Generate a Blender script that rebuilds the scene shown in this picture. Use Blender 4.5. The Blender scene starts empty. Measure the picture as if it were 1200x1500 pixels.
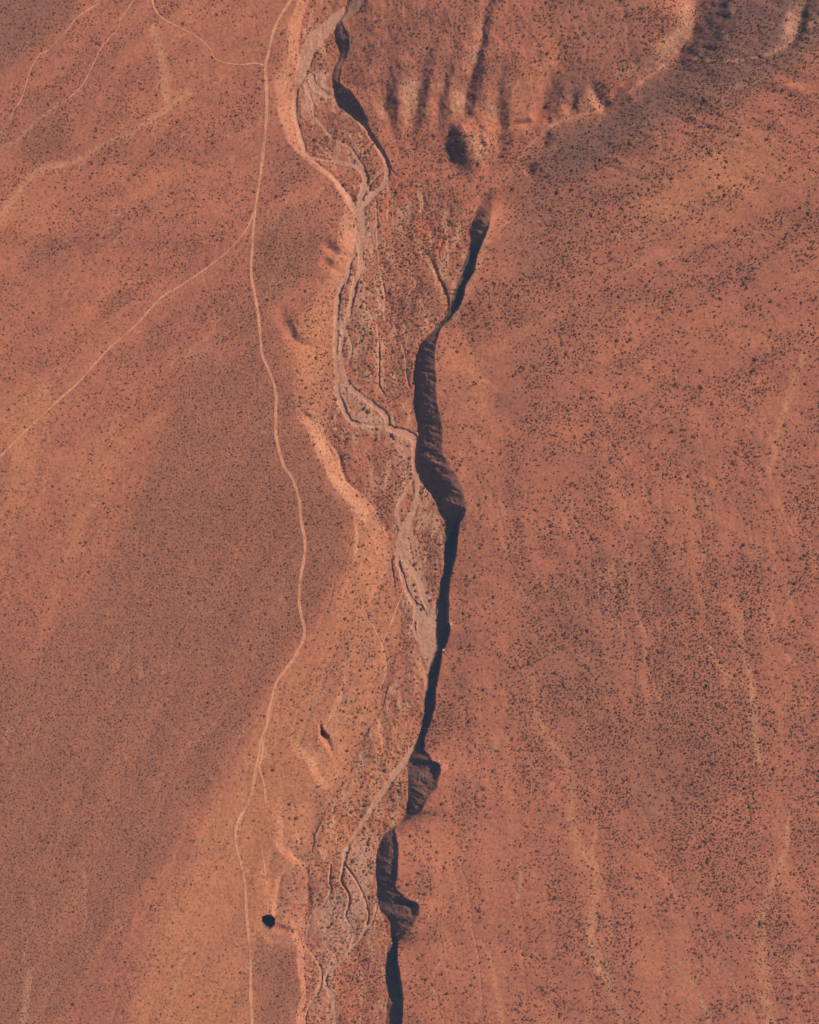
import bpy, math, random
import numpy as np
from mathutils import Vector

# ---------------------------------------------------------------- camera, sky, sun, exposure
sc = bpy.context.scene
S = 0.6                      # metres per traced unit; the frame is 720 m x 900 m of ground
CAM_H = 2000.0
cam = bpy.data.cameras.new('camera')
cam.sensor_fit = 'VERTICAL'
cam.sensor_height = 24
cam.angle = 2 * math.atan(450.0 / (CAM_H - 10.0))
cam.clip_start = 1.0
cam.clip_end = 40000
cam_o = bpy.data.objects.new('camera', cam)
cam_o.location = (0, 0, CAM_H)
cam_o.rotation_euler = (0, 0, 0)
sc.collection.objects.link(cam_o)
sc.camera = cam_o

SUN_EL = math.radians(38)
SUN_H = Vector((0.88, 0.475)).normalized()
world = bpy.data.worlds.new('World')
sc.world = world
world.use_nodes = True
wn = world.node_tree.nodes
wl = world.node_tree.links
bg = wn['Background']
sky = wn.new('ShaderNodeTexSky')
sky.sky_type = 'NISHITA'
sky.sun_disc = False
sky.sun_elevation = SUN_EL
sky.sun_rotation = math.atan2(SUN_H.x, SUN_H.y)
wl.new(sky.outputs[0], bg.inputs[0])
bg.inputs[1].default_value = 0.05

sun = bpy.data.lights.new('sun', 'SUN')
sun.energy = 5.0
sun.angle = math.radians(0.5)
sun.color = (1.0, 0.95, 0.87)
sun_o = bpy.data.objects.new('sun', sun)
d = Vector((SUN_H.x * math.cos(SUN_EL), SUN_H.y * math.cos(SUN_EL), math.sin(SUN_EL)))
sun_o.rotation_euler = d.to_track_quat('Z', 'Y').to_euler()
sun_o.location = (400, 200, 900)
sc.collection.objects.link(sun_o)

sc.view_settings.view_transform = 'Standard'
sc.view_settings.look = 'None'
sc.view_settings.exposure = 0.30
sc.view_settings.gamma = 1.0
sc.view_settings.use_curve_mapping = False

HAZE_DENSITY = 3.3e-5
HAZE_COLOR = (0.22, 0.55, 0.95)

rng = np.random.default_rng(7)
random.seed(7)

# ---------------------------------------------------------------- number helpers
def sstep(a, b, x):
    t = np.clip((x - a) / (b - a), 0, 1)
    return t * t * (3 - 2 * t)

class Noise:
    def __init__(self, seed):
        self.t = np.random.default_rng(seed).random((256, 256))
    def __call__(self, x, y):
        xi = np.floor(x).astype(np.int64); yi = np.floor(y).astype(np.int64)
        fx = x - xi; fy = y - yi
        fx = fx * fx * (3 - 2 * fx); fy = fy * fy * (3 - 2 * fy)
        t = self.t
        a = t[xi & 255, yi & 255]; b = t[(xi + 1) & 255, yi & 255]
        c = t[xi & 255, (yi + 1) & 255]; e = t[(xi + 1) & 255, (yi + 1) & 255]
        return (a + (b - a) * fx) * (1 - fy) + (c + (e - c) * fx) * fy
N1, N2, N3, N4, N5 = (Noise(k) for k in (11, 12, 13, 14, 15))
def fbm(n, x, y, octv=4):
    s = 0; a = 1; tot = 0
    for k in range(octv):
        s = s + a * (n(x * 2 ** k + 17.3 * k, y * 2 ** k + 5.1 * k) - 0.5)
        tot += a; a *= 0.5
    return s / tot * 2

def polydist(px, py, pts, R):
    """nearest distance to a polyline and its interpolated parameters; side > 0 means right of a downward line"""
    pts = np.asarray(pts, float)
    dmin = np.full(px.shape, 1e9); side = np.zeros(px.shape)
    npar = pts.shape[1] - 2
    par = np.zeros((npar,) + px.shape)
    x0, y0 = pts[:, :2].min(0) - R; x1, y1 = pts[:, :2].max(0) + R
    idx = np.nonzero((px > x0) & (px < x1) & (py > y0) & (py < y1))[0]
    if len(idx) == 0:
        return dmin, side, par
    X = px[idx]; Y = py[idx]
    dm = np.full(X.shape, 1e9); sd = np.zeros(X.shape); pr = np.zeros((npar,) + X.shape)
    for a, b in zip(pts[:-1], pts[1:]):
        v = b[:2] - a[:2]; L = v @ v + 1e-9
        t = np.clip(((X - a[0]) * v[0] + (Y - a[1]) * v[1]) / L, 0, 1)
        ox = X - (a[0] + t * v[0]); oy = Y - (a[1] + t * v[1])
        dd = np.hypot(ox, oy)
        m = dd < dm
        dm[m] = dd[m]
        sd[m] = -np.sign(v[0] * oy - v[1] * ox)[m]
        for k in range(npar):
            pr[k][m] = (a[2 + k] + t * (b[2 + k] - a[2 + k]))[m]
    dmin[idx] = dm; side[idx] = sd
    for k in range(npar):
        par[k][idx] = pr[k]
    return dmin, side, par

def smooth_line(pts, step=1.5):
    """Catmull-Rom resampling of a polyline with any number of columns"""
    P = np.asarray(pts, float)
    P = np.vstack([2 * P[0] - P[1], P, 2 * P[-1] - P[-2]])
    out = []
    for i in range(1, len(P) - 2):
        n = max(2, int(np.hypot(*(P[i + 1][:2] - P[i][:2])) / step))
        for k in range(n):
            t = k / n
            out.append(0.5 * ((2 * P[i]) + (-P[i - 1] + P[i + 1]) * t + (2 * P[i - 1] - 5 * P[i] + 4 * P[i + 1] - P[i + 2]) * t * t
                              + (-P[i - 1] + 3 * P[i] - 3 * P[i + 1] + P[i + 2]) * t ** 3))
    out.append(P[-2])
    return np.array(out)

# ---------------------------------------------------------------- the traced land (units of 0.6 m; x east, y south)
# east scarp: y, toe x, crest x, cliffness 0..1, height factor
SC = [
 (-400,520,526,.2,.6),(-60,515,520,.2,.5),(15,505,510,.2,.5),(28,496,500,.3,.5),(33,492,503,.15,.43),(43,491,507,.15,.43),(55,490,512,.15,.43),(63,494,513,.15,.43),(73,497,512,.15,.43),(83,496,507,.2,.43),
 (93,492,502,.2,.43),(103,488,500,.2,.43),(113,486,498,.2,.43),(123,487,500,.15,.43),(133,490,515,.05,.42),(143,497,521,.05,.42),(153,505,528,.05,.42),(163,515,533,.1,.42),
 (173,525,538,.1,.36),(182,533,541,.1,.25),(192,540,545,.5,.5),(210,553,557,.5,.4),(230,565,569,.5,.4),(247,571,575,.5,.4),(262,585,595,.0,.02),(276,680,706,.0,.0),(298,698,722,.0,.06),
 (312,698,721,.0,.30),(325,693,719,.0,.46),(338,690,715,.2,.55),(355,690,708,.5,.58),(372,686,700,.8,.55),(387,680,698,.8,.55),(400,677,694,.8,.55),(408,673,689,.8,.55),
 (420,669,682,.8,.55),(433,665,680,.9,.55),(445,662,676,.9,.55),(453,661,670,.8,.55),(460,655,665,.6,.55),(468,648,659,.5,.55),(474,644,650,.5,.5),(480,639,647,.5,.58),(488,630,644,.3,.62),
 (500,618,641,.12,.64),(510,613,639,.08,.66),(522,610,638,.05,.68),(538,607,638,.05,.68),(555,607,639,.05,.68),(572,608,640,.05,.68),(588,610,640,.05,.68),(605,612,644,.05,.66),(622,614,647,.05,.64),
 (638,613,648,.05,.62),(655,611,648,.05,.60),(672,610,653,.03,.55),(687,612,661,.0,.50),(697,618,669,.0,.48),(707,624,675,.0,.48),(717,632,678,.0,.49),(727,639,681,.0,.52),
 (737,645,682,.0,.6),(747,649,683,.1,.6),(757,652,680,.3,.58),(767,654,674,.8,.55),(782,653,672,1,.53),(807,650,670,1,.53),(830,650,665,1,.53),(845,646,661,1,.53),(862,644,659,1,.53),(878,641,657.5,1,.53),
 (895,640,658,1,.53),(913,641,657.5,1,.53),(917,641,661,1,.53),(927,641,660,1,.53),(937,642,657,1,.53),(947,641,654,1,.53),(952,640,648,1,.55),(963,636,648,1,.55),(970,632,647,1,.53),(980,629,645,1,.53),
 (995,627,642,1,.53),(1008,625,639,1,.53),(1013,623,639,1,.53),(1028,621,638,1,.53),(1042,621,636,1,.53),(1053,619,633,1,.53),(1067,617,628,1,.53),(1073,615,626,1,.53),(1083,611,622,1,.53),(1093,608,623,1,.53),(1098,607,622,.8,.53),
 (1108,602,631,.05,.50),(1114,600,634,.1,.48),(1117,599,645,.35,.46),(1127,597,647,.4,.46),(1133,597,645,.3,.46),(1145,597,643,.1,.46),(1153,597,641,.15,.46),(1160,597,634,.1,.50),(1168,597,629,.05,.52),
 (1177,597,623,.1,.60),(1187,597,618,.2,.62),(1193,596,611,.3,.6),(1199,592,599,.4,.58),(1206,588,592,.4,.5),(1212,577,582,.4,.4),(1217,571,578,.4,.5),(1225,563,581,.3,.6),(1235,557,584,.2,.64),(1250,553,585,.2,.66),(1263,551,584,.2,.66),
 (1280,550,583,.2,.66),(1295,552,580,.2,.66),(1303,553,584,.1,.58),(1312,553,594,.05,.50),(1317,553,603,.1,.46),(1320,554,613,.35,.42),(1325,554,615,.4,.42),(1337,557,614,.25,.42),(1342,564,611,.1,.44),
 (1347,571,610,.05,.47),(1355,573,606,.05,.49),(1363,574,599,.05,.53),(1372,573,588,.3,.56),(1380,576,583,.8,.56),(1385,572,583,1,.53),(1393,567,583,1,.53),(1404,565,583,1,.53),(1415,565,585,1,.53),(1425,566,587,1,.53),(1436,568,588,1,.53),
 (1447,569,589,1,.53),(1457,570,590,1,.53),(1465,570,591,.9,.53),(1473,568,591,.6,.55),(1487,567,591,.6,.55),(1500,565,589,.6,.55),(1900,540,565,.6,.55)]
SC = np.array(SC, float)
_ys = np.arange(-400, 1901, 1.0)
def curve(col, sm=0):
    v = np.interp(_ys, SC[:, 0], SC[:, col])
    if sm:
        k = np.exp(-0.5 * (np.arange(-3 * sm, 3 * sm + 1) / sm) ** 2); k /= k.sum()
        v = np.convolve(np.pad(v, 3 * sm, 'edge'), k, 'valid')
    return v
SC_T = curve(1, 2); SC_C = curve(2, 1); SC_K = curve(3, 2)
SC_D = np.interp(_ys, SC[:, 0], (SC[:, 2] - SC[:, 1]) * SC[:, 4])
SC_D = np.where(SC_D > 12, 12 + (SC_D - 12) * .4, SC_D)
_k = np.exp(-0.5 * (np.arange(-12, 13) / 3.0) ** 2); _k /= _k.sum()
SC_D = np.convolve(np.pad(SC_D, 12, 'edge'), _k, 'valid')

_k2 = np.exp(-0.5 * (np.arange(-120, 121) / 40.0) ** 2); _k2 /= _k2.sum()
SC_DS = np.convolve(np.pad(SC_D, 120, 'edge'), _k2, 'valid')

# west bank: y, crest x, toe x, height
WB = np.array([
 (-400,437,452,9),(0,437,452,9),(20,428,442,10),(50,421,440,11),(75,422,438,11),(95,420,437,12),(110,401,433,12),(150,405,430,12),(183,412,437,12),(207,422,443,11),(227,440,450,9),(240,456,466,8),(262,484,495,8),
 (280,498,508,8),(300,506,519,9),(330,496,521,11),(350,494,521,11),(370,498,519,9),(385,488,514,9),(400,484,505,8),(430,462,499,9),(460,440,495,9),(500,430,492,8),(540,430,490,8),(580,430,492,9),(612,436,478,10),(640,455,474,11),
 (660,463,485,11),(680,471,499,12),(700,482,503,12),(723,497,523,12),(738,507,545,11),(760,519,555,10),(780,523,566,9),(807,523,574,9),(867,505,580,9),(900,487,585,9),(950,495,590,8),(1000,500,570,8),(1040,488,560,8),(1063,478,545,8),
 (1090,450,530,8),(1120,455,510,8),(1150,470,510,7),(1180,415,480,7),(1230,412,460,7),(1262,430,455,6),(1290,412,450,7),(1340,405,450,7),(1370,425,445,8),(1385,434,444,8),(1430,438,446,8),(1460,440,449,8),(1500,434,444,8),(1900,434,444,8)], float)

_wy = np.arange(-400, 1901, 2.0)
_kk = np.exp(-0.5 * (np.arange(-12, 13) / 3.0) ** 2); _kk /= _kk.sum()
WB = np.stack([_wy] + [np.convolve(np.pad(np.interp(_wy, WB[:, 0], WB[:, c]), 12, 'edge'), _kk, 'valid') for c in (1, 2, 3)], 1)

# plateau and hills east of the valley: x, y, height (thin-plate surface)
PP = np.array([
 (520,20,11),(560,60,15),(600,60,18),(640,60,19),(690,60,20),(560,130,13),(600,140,13),(640,130,15),(690,130,15),(740,60,21),(740,130,17),(800,60,22),(800,110,19),(870,40,23),(870,90,20),(940,50,23),(985,30,24),(960,80,20),
 (560,190,4),(590,200,4),(620,210,4),(650,260,4),(600,260,3),(700,270,4.5),(640,320,3.5),(620,400,3),(690,190,8),(735,195,8),(765,180,8),(745,245,4.5),(770,215,5.5),(800,185,7),(850,168,8),(890,158,9),(940,118,11),(980,88,12),(1005,60,13),
 (1018,20,14),(1020,-40,15),(760,270,8),(800,260,12),(850,230,15),(900,200,17),(950,160,19),(1000,130,21),(1050,100,24),(1060,60,21),(1100,50,24),(1100,120,28),(1150,60,28),(1200,0,28),(1200,100,31),(800,330,15),(900,300,18),(1000,250,24),
 (1100,200,28),(1200,200,31),(735,340,13),(750,420,15),(720,500,16),(720,600,17),(740,700,18),(720,800,14),(700,900,12),(700,1000,11.5),(700,1100,12),(700,1200,12),(680,1300,13),(680,1400,12.5),(680,1500,12.5),(900,500,19),(900,800,17),
 (900,1100,16),(900,1400,15),(1200,500,24),(1200,900,21),(1200,1300,19),(1200,1500,18),(520,-200,12),(800,-200,24),(1200,-200,24),(1500,200,28),(1500,800,24),(1500,1400,20),(900,1800,15),(680,1800,12)], float)
def tps_fit(P):
    n = len(P); xy = P[:, :2] / 1000
    def U(r2): return np.where(r2 > 0, r2 * np.log(r2 + 1e-12), 0)
    K = U(((xy[:, None] - xy[None]) ** 2).sum(-1)) + np.eye(n) * 1e-4
    A = np.zeros((n + 3, n + 3)); A[:n, :n] = K; A[:n, n] = 1; A[:n, n + 1:] = xy; A[n, :n] = 1; A[n + 1:, :n] = xy.T
    w = np.linalg.solve(A, np.append(P[:, 2], [0, 0, 0]))
    def f(x, y):
        x = np.clip(x, 450, 1500) / 1000; y = np.clip(y, -200, 1700) / 1000
        out = w[n] + w[n + 1] * x + w[n + 2] * y
        for i in range(n):
            out = out + w[i] * U((x - xy[i, 0]) ** 2 + (y - xy[i, 1]) ** 2)
        return out
    return f
_tps = tps_fit(PP)
_gx = np.arange(440, 1511, 10.0); _gy = np.arange(-210, 1711, 10.0)
_PG = _tps(*np.meshgrid(_gx, _gy))
def bil(G, x0, y0, step, x, y):
    fx = np.clip((x - x0) / step, 0, G.shape[1] - 1.001); fy = np.clip((y - y0) / step, 0, G.shape[0] - 1.001)
    i = fx.astype(int); j = fy.astype(int); fx = fx - i; fy = fy - j
    return (G[j, i] * (1 - fx) + G[j, i + 1] * fx) * (1 - fy) + (G[j + 1, i] * (1 - fx) + G[j + 1, i + 1] * fx) * fy

# gullies: x, y, depth, width of the west wall, width of the east wall
GULLIES = [
 [(560,-30,0,26.4,25),(566,40,1.36,26.4,22.5),(567,100,2.72,24.2,21.2),(565,140,4.42,24.2,21.2),(567,160,4.76,24.2,21.2),(573,184,1.87,19.8,16.2),(584,212,0.68,13.2,11.2),(592,245,0,11,10)],
 [(640,20,0,22,17.5),(627,70,1.53,22,16.2),(617,112,3.06,24.2,15),(612,147,4.59,26.4,16.2),(606,172,3.06,24.2,16.2),(602,194,1.02,15.4,12.5),(606,225,0.51,11,10),(600,255,0,9.9,8.75)],
 [(668,40,0,17.6,15),(655,100,1.53,16.5,13.8),(645,146,3.4,15.4,13.8),(644,164,3.06,15.4,13.8),(640,188,1.02,12.1,11.2),(632,222,0.51,9.9,10),(628,260,0,9.9,8.75)],
 [(719,-40,1.7,17.6,8.75),(717,0,2.98,18.7,10),(708,33,3.4,19.8,11.2),(703,63,3.82,19.8,11.2),(694,95,4.25,19.8,13.8),(691,116,5.95,19.8,17.5),(683,132,5.52,24.2,16.2),(681,160,4.25,24.2,16.2),(673,182,1.27,15.4,12.5),(648,205,0.68,11,10),(640,240,0.425,9.9,10),(636,270,0,9.9,8.75)],
 [(745,60,0,19.8,17.5),(735,110,1.53,19.8,16.2),(727,150,3.74,24.2,18.8),(730,178,4.59,24.2,21.2),(737,192,2.55,19.8,17.5),(733,208,3.06,22,17.5),(728,228,1.87,17.6,15),(712,255,0.595,11,10),(700,285,0,9.9,10)],
 [(832,80,0,20,30),(802,130,5,18,30),(789,165,7,14,26),(779,179,4,10,10),(760,181,3,8,9),(745,186,0,8,8)],
 [(868,120,0,16,14),(876,140,5,16,18),(884,152,6,14,18),(893,160,0,12,12)],
 [(846,130,0,14,12),(838,150,5,14,13),(832,168,0,12,12)],
 [(1021,-60,8,18,60),(1018,20,9,18,60),(1014,42,9,16,60),(1002,62,8,16,50),(985,84,7,16,40),(955,104,3.5,16,30),(930,120,0,14,20)],
 [(1020,25,0,12,12),(1016,44,4,12,15),(1007,58,2,12,14),(999,74,5,12,16),(985,90,0,12,12)],
 [(930,108,0,12,14),(912,128,3.5,12,18),(898,142,5,12,18),(880,158,2.5,10,12),(850,168,2,10,9),(822,177,2,9,9),(805,184,0,9,9)],
 [(1182,-10,3,22,12),(1177,8,3.5,22,12),(1168,30,5,22,13),(1162,56,5,20,13),(1150,72,3,16,12),(1130,84,0,14,10)],
 [(808,196,0,10,10),(798,208,3,10,13),(790,216,0,10,10)],[(785,236,0,10,10),(774,247,3.5,10,14),(768,254,0,10,10)],
 [(722,278,0,12,14),(710,292,3.5,14,16),(700,305,3,14,16),(690,320,0,12,12)],
 [(472,352,0,11,9),(480,362,2.2,12,9),(489,369,2.6,12,9),(503,374,2.0,10,8),(518,376,0,9,7)],
 [(470,376,0,11,9),(477,385,1.9,12,9),(488,391,1.7,11,8),(504,397,0,9,7)],
 [(408,446,0,10,10),(415,463,1.6,14,11),(422,480,2.7,15,11),(428,493,3.1,14,11),(437,502,2.4,12,10),(460,507,1.6,10,9),(490,510,0,9,7)],
 [(438,601,0,9,9),(446,610,3,11,9),(455,614,3.4,11,9),(464,619,0,9,9)],
 [(470,1062,0,3,3),(471,1069,6.5,4,5),(472.5,1077,9,6,8),(477,1087,2.6,6,8),(482,1096,2.0,6,8),(488,1106,0,6,6)],
 [(398,1358,0,10,9),(412,1362,3,12,8),(430,1367,2,12,8),(448,1384,0,10,8)],
 [(425,1252,0,8,10),(433,1262,2.2,9,11),(443,1268,0,8,8)],
 [(390,1240,0,14,16),(398,1300,1.6,16,16),(398,1345,0,14,14)],
 [(513,983,0,7,40),(507,1000,1.6,7,40),(495,1035,3.0,7,40),(480,1063,2.6,7,36),(470,1085,0,7,30)],
 [(436,1072,0,12,34),(441,1095,1.9,13,34),(460,1112,2.6,12,32),(472,1140,2.4,12,28),(486,1151,0,8,24)],
 [(420,1155,0,12,36),(411,1185,1.6,12,38),(415,1212,2.0,12,38),(414,1238,2.6,11,32),(430,1254,3.2,10,24),(443,1266,1.8,8,18),(453,1273,0,8,14)],
 [(428,1268,0,7,28),(412,1285,2.2,8,30),(406,1310,2.8,8,30),(405,1338,2.6,8,26),(402,1350,0,8,20)],
 [(522,752,0,5,28),(524,775,1.6,5,30),(524,805,1.8,5,32),(518,832,1.4,6,34),(506,866,1.2,7,36),(492,896,0,7,36)],
 [(556,935,0,4,14),(562,955,1.0,4,14),(566,975,1.3,4,14),(562,1003,1.0,4,14),(552,1025,0,4,12)],
 [(545,1040,0,4,12),(556,1060,1.0,4,12),(562,1085,1.2,4,12),(558,1110,0,4,12)],
 [(452,1282,0,3,7),(450,1300,1.4,3,8),(452,1318,1.6,3,8),(446,1336,1.2,3,7),(447,1352,0,3,7)],
 [(476,630,0,4,10),(486,652,1.2,4,10),(495,668,1.4,4,9),(500,690,1.4,4,8),(514,712,1.2,4,8),(530,726,0,4,8)],
 [(605,352,0,7,6),(625,372,.9,7,6),(638,393,1.6,7,5),(647,413,1.8,7,5),(655,432,1.8,6,4.5),(657,450,1.5,6,4),(650,465,0,6,4)],
 [(647,338,0,3,3),(648,354,1.3,3,3),(643,370,1.1,3,3),(646,386,0,3,3)],
 [(653,320,0,5,6),(658,328,2,5,6),(660,336,0,5,6)],
]
RIDGES = [[(668,172,0,22,20),(676,188,8,26,24),(686,210,12,30,28),(688,230,10,28,30),(684,250,2,24,26),(680,258,0,20,20)],
          [(706,182,0,16,16),(712,195,4,18,18),(714,215,4,18,18),(712,235,0,16,16)]]
# braided channels of the dry river: x, y, half width
CHANNELS = [
 [(545,-60,9),(525,0,9),(512,12,10),(490,28,10),(470,45,10),(455,65,11),(447,85,10),(441,105,8),(437,120,5)],
 [(440,100,4),(433,130,3),(431,155,3),(433,175,3),(440,200,3),(447,225,3)],
 [(455,110,5),(460,123,4),(478,136,3),(493,143,3),(517,167,3),(537,187,3),(550,207,3.2),(562,227,3.2),(568,247,3.5),(563,267,3.5),(547,283,4),(535,296,4)],
 [(448,120,3),(458,150,1.5),(460,167,2),(483,197,2),(510,213,2),(523,230,2),(532,243,2.5)],
 [(447,228,2.5),(470,231,2.2),(500,236,2.5),(522,242,3.5),(535,253,4),(534,270,5),(528,290,5),(526,302,5)],
 [(447,225,3),(470,242,3),(490,262,3.5),(505,283,4),(518,303,4),(527,322,3)],
 [(562,247,1.8),(548,260,1.8),(539,275,2)],
 [(530,295,4.5),(531,330,4.5),(529,360,4.5),(528,393,3.5),(520,415,3.2),(515,440,3),(508,467,2.6),(502,487,2.6),(500,510,2.4),(500,527,2.6),(503,548,3.2),(513,567,3.5),(528,578,3.5),(543,590,3.5),(558,600,3.5),(567,612,3.5),(569,623,4),(580,630,5),(597,635,6),(608,644,5),(607,667,3.5),(607,685,3.5),(611,707,4),(611,723,4),(606,747,4.5),(598,765,6),(590,780,7),(589,800,8),(592,816,6)],
 [(520,372,3),(512,382,3.5),(508,405,3.2),(500,417,3),(495,440,3),(492,467,3),(492,493,3),(491,518,2.6),(492,535,2.6),(493,550,3),(493,573,3.5),(502,595,3.5),(510,612,3.5),(520,620,3.2),(537,622,2.2),(552,624,2.2),(570,624,2.5)],
 [(507,483,1.5),(515,510,1.5),(507,532,1.5)],
 [(604,698,1.8),(595,720,2),(585,738,2.4),(582,757,2.6),(586,775,3)],
 [(586,800,3.5),(583,820,3),(590,845,3),(595,863,3),(605,882,3.2),(612,897,4),(607,913,3),(607,927,2.6),(615,942,2.6),(620,958,2.4),(628,980,2.5),(632,1000,3),(628,1030,4),(622,1065,4),(610,1090,4.5),(598,1110,4.5),(590,1122,4.8),(575,1140,4.5),(558,1165,4),(545,1186,3.2),(530,1208,3),(517,1229,2.6),(508,1248,2.4),(503,1267,2.2),(499,1293,2)],
 [(592,812,4),(598,828,4),(612,845,4.5),(620,870,4.5),(628,890,5),(636,913,3),(638,928,3),(637,947,4),(632,965,4),(628,978,3)],
 [(616,892,6),(622,915,11),(624,940,10),(627,960,6)],
 [(499,1293,1.6),(512,1318,1.4),(506,1345,1.5),(516,1368,1.3),(509,1396,1.5)],
 [(503,1267,1.2),(520,1290,1.2),(534,1320,1.2),(540,1345,1.3),(533,1368,1.3)],
 [(484,1270,1.2),(482,1297,1.3),(485,1303,1.3),(475,1325,1.4),(457,1342,1.5),(450,1363,1.5),(447,1388,1.4),(460,1405,1.4),(470,1425,1.4),(467,1452,1.4),(450,1482,1.4),(446,1510,1.4),(440,1600,1.4)],
 [(552,1330,1),(546,1352,1.6),(533,1368,2.4),(523,1384,1.8),(509,1396,2.6),(498,1414,1.8),(480,1428,2.2),(477,1445,2.6),(485,1462,2.6),(488,1485,2.6),(490,1510,3),(490,1620,3)],
 [(551,293,.8),(553,360,.8),(555,393,.8),(562,418,.8),(564,440,.8),(563,463,.9),(575,480,.9),(585,497,.9),(593,518,.9),(595,545,.9),(600,566,.8)],
 [(552,473,1.1),(555,510,1.2),(555,560,1.2),(562,575,1)],
 [(500,672,.7),(498,678,.7),(500,695,.7),(513,712,.8),(525,722,.7)],
 [(610,783,.7),(613,807,.7),(617,832,.7)],
]
# broad gravel flats between the channels
GRAVEL_POLY = [
 [(440,100),(470,95),(488,120),(492,140),(470,150),(455,170),(437,160)],
 [(520,300),(548,295),(552,330),(548,380),(530,420),(505,470),(498,520),(490,520),(492,440),(512,390)],
 [(530,410),(560,420),(562,465),(540,475),(520,470)],
 [(495,540),(515,560),(560,600),(575,625),(608,640),(606,700),(590,700),(570,640),(520,625),(498,600)],
 [(580,770),(600,770),(612,800),(620,840),(640,900),(640,950),(628,975),(608,940),(600,890),(582,830)],
 [(508,1240),(550,1215),(548,1300),(552,1350),(520,1390),(485,1430),(495,1500),(450,1500),(470,1420),(455,1350),(480,1310),(498,1290)]]
# tones of the soil (soft patches)
VEG_POLY = [
 [(375,405),(335,525),(255,535),(245,620),(215,700),(165,800),(120,880),(50,960),(0,1000),(-300,1100),(-300,1700),(20,1600),(90,1500),(180,1350),(260,1240),(335,1110),(400,985),(435,925),(480,890),(515,800),(505,745),(470,690),(445,640),(420,560),(395,480)],
 [(378,300),(470,300),(480,340),(460,400),(420,440),(372,430)],
 [(1000,55),(1020,10),(1110,-10),(1200,-60),(1400,-100),(1400,60),(1200,85),(1100,150),(1000,180),(900,235),(820,285),(765,310),(735,270),(800,200),(880,165),(960,112)],
 [(-200,-200),(140,-100),(110,20),(60,65),(0,100),(-200,160)],
 [(55,180),(100,165),(105,200),(60,235),(25,235)],
 [(372,1385),(430,1390),(434,1430),(437,1460),(420,1500),(410,1600),(374,1600)],
 [(560,500),(590,515),(593,560),(585,590),(568,585),(558,540)],
 [(600,420),(640,415),(645,460),(625,475),(600,465)],
 [(612,740),(640,730),(648,770),(645,830),(622,830)],
 [(590,955),(612,950),(612,1000),(598,1025),(588,1000)],
 [(540,1065),(555,1085),(558,1120),(530,1130),(528,1095)],
 [(455,1180),(475,1165),(482,1200),(465,1240),(452,1225)],
 [(455,165),(480,180),(500,215),(470,225),(448,215)],
 [(500,645),(520,650),(515,690),(502,690)],[(570,700),(590,705),(588,735),(568,730)],
 [(480,530),(490,535),(490,570),(479,570)],
 [(0,680),(15,660),(20,690),(0,760)],[(40,380),(75,340),(80,370),(45,395)],
 [(455,1290),(478,1285),(476,1310),(455,1335),(447,1335)],
 [(775,350),(860,340),(870,400),(790,420)],[(830,640),(900,620),(910,660),(850,700)],[(740,860),(860,840),(900,1000),(800,1060),(770,960)],[(880,1080),(1080,1050),(1060,1180),(930,1230)]]
ORANGE_POLY = [
 [(648,490),(690,490),(712,540),(705,640),(720,700),(740,820),(770,960),(785,1060),(760,1060),(700,900),(690,760),(660,660),(645,580)],
 [(505,830),(560,830),(580,900),(560,1000),(520,1060),(480,1070),(470,1000),(470,930)],
 [(400,1000),(440,960),(470,1000),(470,1100),(420,1180),(410,1300),(395,1500),(390,1600),(180,1600),(200,1400),(280,1260),(345,1120)],
 [(500,900),(560,1010),(600,1080),(560,1170),(500,1260),(470,1290),(440,1290),(420,1240),(420,1180),(460,1120)],
 [(0,600),(60,560),(95,570),(60,640),(20,800),(0,900)],[(100,700),(150,610),(180,600),(170,680),(130,780),(90,850)],
 [(430,470),(490,430),(490,520),(485,600),(440,600),(425,540)],
 [(500,760),(560,760),(580,820),(560,850),(510,830)],
 [(775,140),(790,165),(775,178),(740,178),(760,90),(830,70),(800,130)],
 [(900,250),(1100,190),(1150,250),(1050,330),(930,350)],
 [(590,1110),(600,1130),(598,1180),(570,1210),(550,1215),(560,1170)]]
RED_POLY = [[(600,320),(650,305),(665,330),(640,365),(610,350)],[(790,165),(815,160),(810,180),(790,182)],[(555,255),(600,250),(600,300),(560,300)],[(520,1130),(545,1140),(540,1160),(520,1150)]]
TAN_POLY = [
 [(455,632),(475,632),(500,690),(525,722),(560,770),(553,785),(520,755),(490,715),(465,670)],
 [(495,315),(522,315),(522,375),(497,372)],[(437,600),(462,605),(475,625),(455,640),(440,615)],
 [(505,1000),(530,1000),(500,1080),(475,1095),(480,1050)],[(440,1090),(465,1085),(490,1140),(480,1150),(455,1125)],
 [(412,1180),(424,1180),(424,1235),(446,1262),(438,1270),(414,1240)],[(410,1290),(425,1290),(430,1345),(408,1345)],
 [(377,1340),(388,1362),(400,1375),(430,1375),(442,1390),(446,1440),(449,1480),(445,1600),(430,1600),(436,1490),(438,1440),(434,1395),(420,1385),(390,1382),(376,1362)],
 [(1000,0),(1018,0),(1016,40),(998,66),(970,92),(930,108),(900,118),(905,105),(950,80),(985,55)],[(590,112),(616,115),(608,165),(585,172)],[(550,145),(565,150),(566,170),(552,172)],
 [(660,140),(682,130),(680,168),(664,172)],[(692,70),(703,40),(710,10),(716,12),(706,60),(696,100),(686,108)],[(690,195),(712,200),(716,235),(692,240)],[(712,150),(727,148),(728,182),(712,182)],
 [(1160,15),(1175,5),(1166,40),(1158,62),(1135,78),(1145,50)],[(485,430),(498,430),(494,520),(486,520)],[(860,130),(875,125),(882,150),(865,158)],[(820,172),(885,157),(886,161),(822,180)]]
TAN_SOFT = [[(428,15),(440,20),(442,60),(440,98),(430,118),(432,150),(438,190),(452,228),(440,230),(418,205),(405,160),(402,118),(418,98),(420,50)]]
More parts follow.
